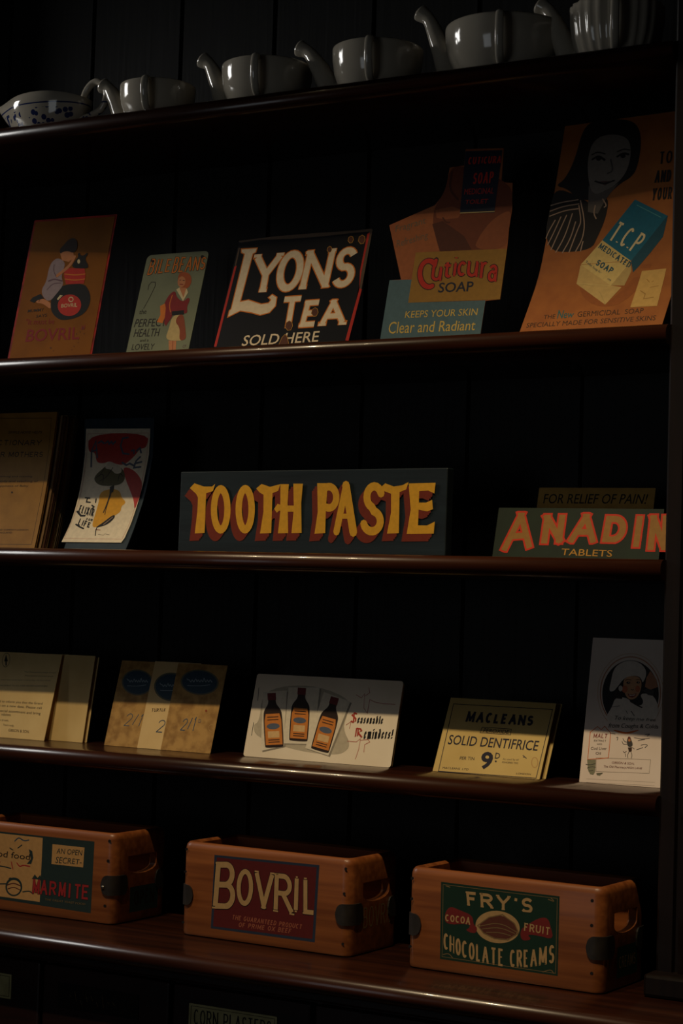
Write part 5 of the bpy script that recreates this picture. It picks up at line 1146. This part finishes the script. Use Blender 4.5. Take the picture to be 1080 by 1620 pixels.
# ------------------------------------------------------------------ advertising cards and tins
SIGN = {
 'bovril_tin': {'x0': -1.0887, 'y0': 0.066, 'z0': 1.8382, 'rz': 4.47, 'W': 0.1523, 'H': 0.2425, 'lean': [(0, 13.9), (0.3, 13.9)]},
 'bile': {'x0': -0.8721, 'y0': 0.075, 'z0': 1.8382, 'rz': 1.59, 'W': 0.1097, 'H': 0.1727, 'lean': [(0, 16.7), (0.3, 16.7)]},
 'lyons': {'x0': -0.7124, 'y0': 0.07, 'z0': 1.8382, 'rz': -0.55, 'W': 0.2216, 'H': 0.1861, 'lean': [(0, 18.1), (0.3, 18.1)]},
 'cuti': {'x0': -0.4363, 'y0': 0.065, 'z0': 1.8382, 'rz': 0.07, 'W': 0.1508, 'H': 0.0967, 'lean': [(0, 13.0), (0.3, 13.0)]},
 'tcp': {'x0': -0.2168, 'y0': 0.035, 'z0': 1.8382, 'rz': -4.65, 'W': 0.2, 'H': 0.3198, 'lean': [(0, 31.0), (0.07, 31.0), (0.13, 17.0), (0.3, 14.0)]},
 'book': {'x0': -1.215, 'y0': 0.075, 'z0': 1.5591, 'rz': -0.51, 'W': 0.1886, 'H': 0.2163, 'lean': [(0, 15.5), (0.1, 10.5), (0.2, 7.5)]},
 'elixir': {'x0': -0.9846, 'y0': 0.075, 'z0': 1.5581, 'rz': -0.42, 'W': 0.1158, 'H': 0.1993, 'lean': [(0, 33.8), (0.05, 25.8), (0.11, 13.8), (0.18, 9.8)]},
 'tooth': {'x0': -0.764, 'y0': 0.075, 'z0': 1.5571, 'rz': -4.35, 'W': 0.4494, 'H': 0.1158, 'lean': [(0, -1.1), (0.3, -1.1)]},
 'anadin': {'x0': -0.2574, 'y0': 0.06, 'z0': 1.5548, 'rz': 3.1, 'W': 0.2229, 'H': 0.0685, 'lean': [(0, 15.4), (0.3, 15.4)]},
 'relief': {'x0': -0.2335, 'y0': 0.125, 'z0': 1.5547, 'rz': 2.77, 'W': 0.1609, 'H': 0.101, 'lean': [(0, 14.9), (0.3, 14.9)]},
 'letter': {'x0': -1.1628, 'y0': 0.09, 'z0': 1.2722, 'rz': -1.02, 'W': 0.1583, 'H': 0.1331, 'lean': [(0, 15.2), (0.3, 15.2)]},
 'plain': {'x0': -1.0327, 'y0': 0.105, 'z0': 1.2722, 'rz': -0.6, 'W': 0.0873, 'H': 0.1308, 'lean': [(0, 10.3), (0.3, 10.3)]},
 'threeL': {'x0': -0.8965, 'y0': 0.093, 'z0': 1.2722, 'rz': -0.95, 'W': 0.0986, 'H': 0.1293, 'lean': [(0, 16.1), (0.3, 16.1)]},
 'threeM': {'x0': -0.8354, 'y0': 0.0915, 'z0': 1.2722, 'rz': -0.95, 'W': 0.0832, 'H': 0.1306, 'lean': [(0, 16.1), (0.3, 16.1)]},
 'threeR': {'x0': -0.7924, 'y0': 0.09, 'z0': 1.2722, 'rz': -0.95, 'W': 0.0874, 'H': 0.1295, 'lean': [(0, 16.1), (0.3, 16.1)]},
 'seas': {'x0': -0.6516, 'y0': 0.092, 'z0': 1.2722, 'rz': -0.96, 'W': 0.2384, 'H': 0.1188, 'lean': [(0, 14.2), (0.3, 14.2)]},
 'mac': {'x0': -0.3496, 'y0': 0.088, 'z0': 1.2722, 'rz': -0.16, 'W': 0.1546, 'H': 0.1069, 'lean': [(0, 26.3), (0.3, 26.3)]},
 'malt': {'x0': -0.1432, 'y0': 0.095, 'z0': 1.2722, 'rz': 1.41, 'W': 0.1197, 'H': 0.187, 'lean': [(0, 11.1), (0.3, 11.1)]},
 'bovcrate': {'x0': -0.6614, 'y0': -0.035, 'z0': 1.0395, 'rz': -1.22, 'W': 0.264, 'H': 0.1245, 'lean': [(0, 0.0), (0.3, 0.0)]},
 'frycrate': {'x0': -0.3108, 'y0': -0.045, 'z0': 1.0395, 'rz': -1.96, 'W': 0.2589, 'H': 0.1246, 'lean': [(0, 0.0), (0.3, 0.0)]},
 'marcrate': {'x0': -1.0438, 'y0': -0.04, 'z0': 1.0395, 'rz': -0.04, 'W': 0.2738, 'H': 0.1247, 'lean': [(0, 0.0), (0.3, 0.0)]},
}
def sign_root(key, name, label, cat, group=None, dy=0, dx=0):
    d = SIGN[key]; t = thing(name, label, cat, (d['x0']+dx, d['y0']+dy, d['z0'] + .0003), R(d['rz']), group)
    if key in ('book', 'elixir', 'tooth', 'anadin'): t.rotation_euler.y = SAG
    return t, Surf(d['lean'], d['H']), d
def pieces(pn, items):
    if pn not in ('nail', 'hole', 'staple', 'rust_chip', 'rust_spot'): return [items]
    out = []
    for it in items:
        if it[0] == 'O' and out: out[-1].append(it)
        else: out.append([it])
    return out
def art(key, root, S, skip=(), base=None):
    for pn, items in ART[key].items():
        for grp in pieces(pn, items): ink_mesh(pn, grp, S, root, S.cuts)
def paper(n, c, c2, sc=45, rough=.62): return mat(n, c, rough, c2, sc, spec=.35, contrast=(.3,.65))

t, S, d = sign_root('bovril_tin', 'advertising_tin', 'yellow tin sign with red border, child kneeling beside a giant dark jar', 'sign')
card('plate', rrect(d['W'], d['H'], .002), .0012, mat('red_tin_edge', PAL['red'], .4, (120,24,16), 60), S, t)
card('field', [(.0035,.0035),(d['W']-.0035,.0035),(d['W']-.0035,d['H']-.0035),(.0035,d['H']-.0035)], .0003, mat('yellow_enamel', (140,84,14), .6, (126,74,11), 22, spec=.15, contrast=(.3,.6)), S, t, .00032)
for pn, its in ART['bovril_tin'].items(): ink_mesh(pn, its, lambda a,b,h,S=S: S(a,b,h+.00034), t)
spots = [('P','rust2',2,[(x+r*math.cos(q*.785),y+1.2*r*math.sin(q*.785)*(.7+.3*(q%2))) for q in range(8)]) for x,y,r in ((1290,560,26),(1240,500,10),(1180,470,10),(1320,470,9),(1230,380,9),(760,260,14),(820,210,8),(1180,270,8),(1150,215,8),(880,2000,6),(1240,330,6))]
for sp in spots: ink_mesh('rust_spot', [sp], lambda a,b,h,S=S: S(a,b,h+.00034), t)

t, S, d = sign_root('bile', 'advertising_tin', 'pale green tin sign with rounded corners, woman walking in maroon jacket and cream skirt', 'sign')
card('plate', rrect(d['W'], d['H'], .008), .0012, mat('green_enamel', (126,132,102), .5, (112,118,90), 18), S, t); art('bile', t, S)

t, S, d = sign_root('lyons', 'enamel_sign', 'chipped black enamel sign with big cream and orange lettering for tea', 'sign')
card('plate', rrect(d['W'], d['H'], .002), .002, mat('black_enamel', (12,12,20), .38, (8,8,14), 14, coat=.1), S, t); art('lyons', t, S)

t, S, d = sign_root('cuti', 'showcard', 'cut-out soap showcard in peach, blue and yellow with a hand holding a dark box', 'sign')
card('card', [(a*1e-4, max(b*1e-4, 0)) for a, b in CUTOUT], .0015, paper('peach_card', (164,92,48), (150,80,40)), S, t); art('cuti', t, S)

t, S, d = sign_root('tcp', 'showcard', 'tall bowed orange showcard with a grey portrait and a blue soap packet', 'sign')
card('card', rrect(d['W'], d['H'], .002), .0012, paper('orange_card', (160,94,36), (146,82,30)), S, t); art('tcp', t, S)

# booklets: a leaning stack, the front one with its title
d = SIGN['book']
edgec = [(214,190,132),(150,120,84),(110,74,58),(206,180,126),(92,80,84),(150,92,60),(190,160,110),(104,92,70),(176,146,100)]
for i in range(9):
    dy = 0 if i == 0 else .010 + .0052*(i-1); dx = 0 if i == 0 else .004 + random.uniform(-.0015, .0015)
    lab = 'cream paper booklet on mothercraft, front of the leaning stack' if i == 0 else 'thin worn booklet inside the leaning stack behind the cream front booklet'
    t, S, d = sign_root('book', 'booklet', lab, 'booklet', 'booklets in the leaning stack', dy, dx)
    hh = d['H'] * (1 if i == 0 else random.uniform(.975, 1.0))
    cm = paper('booklet_cover' if i == 0 else 'booklet_paper_%s' % 'abcdefghi'[i], (168,122,50) if i == 0 else edgec[i], (152,108,42) if i == 0 else tuple(x*.8 for x in edgec[i]))
    card('cover', rrect(d['W'], hh, .001), .0008, cm, S, t)
    card('pages', rrect(d['W']-.002, hh-.003, 0, u0=.0006), .0026, paper('page_edges', (196,164,112), (150,118,76), 200), S, t, -.0009)
    card('back_cover', rrect(d['W'], hh, .001), .0007, cm, S, t, -.0036)
    if i == 0: art('book', t, S)

t, S, d = sign_root('elixir', 'showcard', 'white sheet with a lady in yellow dress drawn on it, bowed over a blue card', 'sign')
card('backing_card', [(a*1e-4, max(b*1e-4, .0)) for a, b in BACKSHEET], .0015, paper('slate_blue_card', (44,60,72), (36,50,60)), S, t, -.0015)
for pn, its in ART['elixir'].items(): ink_mesh(pn, its, S, t, S.cuts)

t, S, d = sign_root('tooth', 'painted_board', 'long dark blue painted board with yellow hand-lettering shaded in brick red', 'sign')
bm = bmesh.new(); box(bm, 0, d['W'], 0, .016, 0, d['H'], .0015, 2); obj('board', bm, mat('blue_black_paint', (24,38,44), .5, (15,25,30), 11, (.35,4,4), .35, spec=.45, contrast=(.3,.7), detail=8), t); art('tooth', t, S)

t, S, d = sign_root('anadin', 'counter_display', 'dark green tablet display with red-edged yellow capitals and a tan header strip', 'sign')
card('front_panel', rrect(d['W'], d['H'], .001), .001, paper('dark_green_card', (22,40,27), (18,33,22)), S, t); art('anadin', t, S)
bm = bmesh.new(); box(bm, .001, d['W']-.001, .0185, .062, 0, .058); obj('tray', bm, paper('dark_green_card', (22,40,27), (18,33,22)), t)
dr = SIGN['relief']; S2 = Surf(dr['lean'], dr['H']); off = Vector((dr['x0'], dr['y0'], dr['z0'])) - Vector((d['x0'], d['y0'], d['z0'])); q = Matrix.Rotation(-R(d['rz']), 3, 'Z')
S2m = lambda a, b, h: q @ (off + Matrix.Rotation(R(dr['rz']), 3, 'Z') @ S2(a, b, h))
class _M:
    cuts = None
    def __call__(s, a, b, h): return S2m(a, b, h)
hd = card('header_card', rrect(dr['W'], dr['H'], .001), .001, paper('tan_strip', (196,152,76), (176,134,62)), _M(), t); hd['label'] = 'tan header strip with dark hand-lettered capitals'
ink_mesh('header_lettering', ART['relief']['lettering'], S2m, t)

t, S, d = sign_root('letter', 'printed_letter', 'cream printed letter with a small dark oval crest, at the left end of its shelf', 'card')
card('card', rrect(d['W'], d['H'], .0005), .001, paper('cream_letter_paper', (232,202,140), (222,190,128), 25), S, t); art('letter', t, S)
for i in range(2):
    t, S, d = sign_root('plain', 'blank_card', ('plain cream card tucked behind the right edge of the printed letter' if i == 0 else 'thin card edge showing just right of the plain cream card'), 'card', dy=.0075*i, dx=.002*i)
    card('card', rrect(d['W'], d['H'] - .002*i, .0005), .0012, paper('cream_card', (226,196,134), (214,182,120), 20), S, t)
    if i == 0:
        ink_mesh('fold_line', [('P', 'tanpaper', 1, [(0,0),(120,0),(130,1300),(20,1300)])], S, t)
for key, lab in (('threeL', 'speckled brown price card, leftmost of three overlapping cards with blue ovals'), ('threeM', 'pale cream price card in the middle of three overlapping cards'), ('threeR', 'speckled brown price card, rightmost and frontmost of three overlapping cards')):
    t, S, d = sign_root(key, 'price_card', lab, 'card', 'overlapping price cards with blue ovals')
    m = paper('pale_card', (226,196,140), (216,184,126), 20) if key == 'threeM' else mat('speckled_brown_card', (186,146,84), .65, (150,112,60), 70, spec=.3, contrast=(.35,.6), detail=7)
    card('card', rrect(d['W'], d['H'], .0008), .0008, m, S, t); art(key, t, S)

t, S, d = sign_root('seas', 'showcard', 'white stapled calendar pad with three brown bottles and blackletter words', 'card')
card('cover', rrect(d['W'], d['H'], .004), .0007, paper('ivory_cover', (242,228,204), (232,216,190), 12), S, t)
card('page_block', rrect(d['W']-.001, d['H']-.001, .004), .006, paper('page_edges', (196,164,112), (150,118,76), 200), S, t, -.0007); art('seas', t, S)

for i in range(2):
    t, S, d = sign_root('mac', 'price_card', 'cream dentifrice price card with navy capitals and large figure nine' if i == 0 else 'cream card whose right edge shows behind the dentifrice price card', 'card', dy=.0115*i, dx=.0035*i)
    card('card', rrect(d['W'], d['H'] - .001*i, .0008), .0015, paper('price_card_paper', (208,180,112), (198,168,100), 18), S, t)
    if i == 0: art('mac', t, S)

t, S, d = sign_root('malt', 'showcard', 'tall white malt showcard with a smiling child in white cap inside an oval', 'card')
card('card', rrect(d['W'], d['H'], .0008), .0012, paper('white_card', (238,222,210), (230,212,198), 14), S, t)
ART['malt']['picture'] = ART['malt']['picture']; art('malt', t, S)

# ------------------------------------------------------------------ wooden crates
CW, CD, CH = .266, .125, .1247
def rring(W, D, r, n=6):
    out = []
    for cx, cy, a in ((W-r, D-r, 0), (r, D-r, 90), (r, r, 180), (W-r, r, 270)): out += [(cx + r*math.cos(R(a+90*i/n)), cy + r*math.sin(R(a+90*i/n))) for i in range(n+1)]
    return out
def crate(key, label, end_art):
    d = SIGN[key]; W_ = d['W'] if key == 'marcrate' else CW
    t = thing('wooden_crate', label, 'crate', (d['x0'], d['y0'], d['z0'] + .0003), R(d['rz']), 'open wooden crates on the counter')
    th = .012
    def shell():
        bm = bmesh.new(); rings = []
        def ring(ins, z, rad): 
            rings.append([bm.verts.new((x+ins, y+ins, z)) for x, y in rring(W_-2*ins, CD-2*ins, rad)])
        ring(.004, 0, .010); ring(.001, .0015, .0125); ring(0, .005, .0135)
        ring(0, CH-.009, .0135); ring(.0012, CH-.004, .0125); ring(.004, CH-.0008, .010); ring(.0065, CH, .008)
        ring(th-.003, CH-.0006, .004); ring(th, CH-.003, .003); ring(th, th, .003)
        n = len(rings[0])
        for a, b in zip(rings, rings[1:]):
            for k in range(n): bm.faces.new((a[k], a[(k+1) % n], b[(k+1) % n], b[k]))
        bm.faces.new(rings[0][::-1]); bm.faces.new(rings[-1]); return bm
    body = obj('body', shell(), M_CRATE, t, True)
    bm = bmesh.new()                                                 # hand hole: flat top, round bottom
    hz = CH*.61; pr = [(CD*.25, CH*.735), (CD*.79, CH*.735)] + [(CD*.52 + CD*.27*math.cos(R(a)), hz - .0105*math.sin(R(a))) for a in range(0, 181, 15)]
    va = [bm.verts.new((-.03, y, z)) for y, z in pr]; vb = [bm.verts.new((W_+.03, y, z)) for y, z in pr]; n = len(pr)
    for i in range(n): bm.faces.new((va[i], va[(i+1) % n], vb[(i+1) % n], vb[i]))
    bm.faces.new(va); bm.faces.new(vb[::-1]); cut = obj('cut', bm, None)
    md = body.modifiers.new('hole', 'BOOLEAN'); md.operation = 'DIFFERENCE'; md.object = cut; md.solver = 'EXACT'; cut.parent = t
    bpy.context.view_layer.update(); dg = bpy.context.evaluated_depsgraph_get(); me = bpy.data.meshes.new_from_object(body.evaluated_get(dg)); body.modifiers.clear(); old = body.data; body.data = me; bpy.data.meshes.remove(old); bpy.data.objects.remove(cut)
    for p in body.data.polygons: p.use_smooth = False
    me.update()
    md = body.modifiers.new('wn', 'WEIGHTED_NORMAL') if False else None
    for p in body.data.polygons: p.use_smooth = True
    try: body.data.set_sharp_from_angle(angle=R(38))
    except Exception: pass
    # leather corner pieces wrapped round each upright edge
    rad = .0135; arc = rad*math.pi/2
    for cx, cy, a0 in ((W_, 0, 0), (0, 0, 1), (W_, CD, 3), (0, CD, 2)):
        bm = bmesh.new(); La, Lb, hh = .021, .030, .0135
        zc = CH*.43
        def wrap(s, off):                                            # s<0 along the long face, then round the edge, then the end
            if s <= 0: x, y, nx, ny = -rad + s, 0, 0, -1
            elif s < arc: q = s/rad; x, y, nx, ny = -rad + rad*math.sin(q), rad - rad*math.cos(q), math.sin(q), -math.cos(q)
            else: x, y, nx, ny = 0, rad + s - arc, 1, 0
            x += nx*off; y += ny*off
            return ((cx + x) if cx else -x, (cy + y) if not cy else cy - y)
        N = 26; rows = []
        for off in (.0002, .0022):
            col = []
            for i in range(N+1):
                s = -La + rad + (La + arc + Lb - 2*rad) * i/N if False else -(La-rad) + (La-rad + arc + Lb-rad) * i/N
                e0 = s + (La-rad); e1 = (arc + Lb-rad) - s
                hgt = hh * min(1, math.sqrt(max(0, 1 - max(0, 1 - e0/.010)**2)), math.sqrt(max(0, 1 - max(0, 1 - e1/.008)**2)))
                hgt = max(hgt, .001); x, y = wrap(s, off); col.append((bm.verts.new((x, y, zc-hgt)), bm.verts.new((x, y, zc+hgt))))
            rows.append(col)
        for i in range(N):
            for k in (0, 1): bm.faces.new((rows[k][i][0], rows[k][i+1][0], rows[k][i+1][1], rows[k][i][1]))
            for j in (0, 1): bm.faces.new((rows[0][i][j], rows[0][i+1][j], rows[1][i+1][j], rows[1][i][j]))
        for i in (0, N): bm.faces.new((rows[0][i][0], rows[0][i][1], rows[1][i][1], rows[1][i][0]))
        cpc = obj('leather_corner', bm, M_LEATHER, t)
        if key == 'marcrate':
            bm = bmesh.new(); bmesh.ops.create_uvsphere(bm, u_segments=12, v_segments=6, radius=.003, matrix=Matrix.Translation((*wrap(-.003, .0015), zc-.003))); obj('rivet', bm, mat('steel_rivet', (120,116,108), .35, metal=1), cpc, True)
    mp = lambda a, b, h: Vector((a, -h, b))
    for pn, its in ART[key].items():
        for grp in pieces(pn, its): ink_mesh(pn, grp, mp, t)
    ink_mesh('end_label', end_art, lambda a, b, h, W_=W_: Vector((W_ + h, a, b)), t)
    return t
dk = [('P','hair',1,[(300,180),(1080,180),(1080,640),(300,640)])]
crate('marcrate', 'pine crate cut by the left frame edge, green label with red capitals', [('P','petrol2',1,[(380,130),(1040,130),(1040,480),(380,480)]), ('T','ink',2,'OPEN','block',30,[(480,420),(960,420)],[(480,220),(960,220)])])
crate('bovcrate', 'middle pine crate with a dark red and blue label in large cream capitals', [('T','parchdark',2,'BOVRIL','serifc',22,[(340,600),(1100,600)],[(340,330),(1100,330)])])
crate('frycrate', 'right-hand pine crate with a green chocolate label showing a cocoa pod', [('P','labelgreen',1,[(420,130),(1020,130),(1020,500),(420,500)]), ('T','parchdark',2,'CREAMS','serifc',14,[(480,380),(960,380)],[(480,240),(960,240)])])

# ------------------------------------------------------------------ china on the top shelf
def lathe(bm, prof, seg=48, sx=1, sy=1, rib=0, nr=0):
    rings = []
    for r_, z in prof:
        if r_ < 1e-5: rings.append([bm.verts.new((0, 0, z))]); continue
        rings.append([bm.verts.new((sx*r_*(1+rib*math.cos(nr*a))*math.cos(a), sy*r_*(1+rib*math.cos(nr*a))*math.sin(a), z)) for a in (2*math.pi*k/seg for k in range(seg))])
    for a, b in zip(rings, rings[1:]):
        for k in range(seg):
            if len(a) == 1: bm.faces.new((a[0], b[(k+1) % seg], b[k]))
            elif len(b) == 1: bm.faces.new((a[k], a[(k+1) % seg], b[0]))
            else: bm.faces.new((a[k], a[(k+1) % seg], b[(k+1) % seg], b[k]))
def feeder(cx, cy, rad, H, tip, label, ribbed=False, rz=0, hang=-70):
    t = thing('feeding_cup', label, 'cup', (cx, cy, Z1 + .0003), R(rz), 'white china feeding cups on the top shelf'); m = china(False)
    bm = bmesh.new(); w = .004
    pr = [(0,0),(rad*.62,0),(rad*.66,.002),(rad*.70,.006),(rad*.83,H*.2),(rad*.94,H*.45),(rad*.99,H*.72),(rad,H*.94),(rad*.995,H*.98),(rad-.002,H)]
    inn = [(rad-w,H*.985),(rad-w-.001,H*.8),(rad*.9-w,H*.45),(rad*.78-w,H*.2),(rad*.5,.006),(0,.005)]
    lathe(bm, pr + inn, 96 if ribbed else 56, rib=.022 if ribbed else 0, nr=24)
    obj('body', bm, m, t, True)
    bm = bmesh.new(); n = 20                                         # half cover over the spout side
    top = [bm.verts.new(((rad-.003)*math.cos(R(90+180*i/n)), (rad-.003)*math.sin(R(90+180*i/n)), H-.001)) for i in range(n+1)]; low = [bm.verts.new((v.co.x*.995, v.co.y*.995, H-.005)) for v in top]
    bm.faces.new(top); bm.faces.new(low[::-1])
    for i in range(n): bm.faces.new((top[i], top[i+1], low[i+1], low[i]))
    bm.faces.new((top[-1], top[0], low[0], low[-1])); obj('half_cover', bm, m, t)
    dx, dz = tip; bm = bmesh.new()                                   # spout towards the left
    P = spline([(-rad*.70,0,H*.20), (-rad*.70-(dx-rad*.70)*.30,0,H*.25), (-rad*.70-(dx-rad*.70)*.58,0,H*.25+(dz-H*.25)*.50), (-rad*.70-(dx-rad*.70)*.80,0,H*.25+(dz-H*.25)*.86), (-dx,0,dz)], 8)
    N = len(P); rr = [.021 - .0115*min(1, i/(N*.72)) + (.003*max(0, (i-N*.8)/(N*.2))) for i in range(N)]
    tube(bm, P, rr, 20); obj('spout', bm, m, t, True)
    bm = bmesh.new(); a = R(hang); ca, sa = math.cos(a), math.sin(a)  # strap handle on the side facing the room
    Q = spline([(rad*.96,H*.93), (rad+.012,H*.99), (rad+.021,H*.80), (rad+.020,H*.45), (rad+.010,H*.2), (rad*.82,H*.16)], 7)if False else spline([(rad*.94*ca,rad*.94*sa,H*.90), ((rad+.009)*ca,(rad+.009)*sa,H*.95), ((rad+.016)*ca,(rad+.016)*sa,H*.78), ((rad+.014)*ca,(rad+.014)*sa,H*.48), ((rad+.005)*ca,(rad+.005)*sa,H*.24), (rad*.84*ca,rad*.84*sa,H*.16)], 7)
    tube(bm, Q, [.0055]*len(Q), 14, .5, axis=(-sa, ca, 0)); obj('handle', bm, m, t, True)
    return t
feeder(-.831, .078, .056, .057, (.101,.070), 'smallest plain white china feeding cup, right of the patterned one')
feeder(-.645, .085, .065, .066, (.112,.090), 'plain white china feeding cup, third from left on the top shelf')
feeder(-.463, .083, .063, .068, (.127,.086), 'plain white china feeding cup with long low spout, fourth from left on the top shelf')
feeder(-.276, .100, .082, .077, (.131,.117), 'largest plain white china feeding cup, second from the right post')
feeder(-.112, .085, .060, .080, (.109,.098), 'ribbed white china feeding cup nearest the right post', True)

t = thing('feeding_boat', 'blue and white patterned china feeding boat with ring handle, leftmost on the top shelf', 'cup', (-1.035, .075, Z1 + .0003)); m = china(True)
bm = bmesh.new(); rings = []; N = 44; inner = []
def boat_x(x): return x - .022*max(0, (-x-.04)/.04)
prof = [(.0,.0),(.55,.0),(.60,.003),(.62,.006),(.78,.016),(.90,.030),(.97,.045),(1.0,.056)]
full = prof + [(.96,.057),(.92,.045),(.84,.030),(.70,.016),(.5,.008),(0,.007)]
for k, z in full:
    if k == 0: rings.append([bm.verts.new((0,0,z))]); continue
    rg = []
    for i in range(N):
        a = 2*math.pi*i/N; ca, sa = math.cos(a), math.sin(a)
        pull = max(0, -ca)**5 * max(0, (z-.012)/.045)
        x = .078*k*ca - .022*pull; y = .046*k*sa*(1-.5*max(0, -ca)**3*min(1, z/.04)); zz = z + .004*pull - .004*math.sin(2*a+1.2)*max(0, z-.04)/.017
        rg.append(bm.verts.new((x, y, zz)))
    rings.append(rg)
for a, b in zip(rings, rings[1:]):
    for k in range(N):
        if len(a) == 1: bm.faces.new((a[0], b[(k+1) % N], b[k]))
        elif len(b) == 1: bm.faces.new((a[k], a[(k+1) % N], b[0]))
        else: bm.faces.new((a[k], a[(k+1) % N], b[(k+1) % N], b[k]))
obj('body', bm, m, t, True)
bm = bmesh.new(); cx, cz, rr = .089, .054, .0205
tube(bm, [(cx + rr*math.cos(R(a)), 0, cz + rr*1.08*math.sin(R(a))) for a in range(215, 215+338, 12)] + [(cx-.016,0,cz-.022),(cx-.024,0,cz-.030)], [.0042]*29 + [.0045,.006], 12) if False else tube(bm, spline([(.066,0,.046),(.074,0,.066),(.089,0,.077),(.106,0,.070),(.112,0,.054),(.104,0,.036),(.088,0,.028),(.064,0,.022)], 7), .0054, 12)
obj('ring_handle', bm, m, t, True)
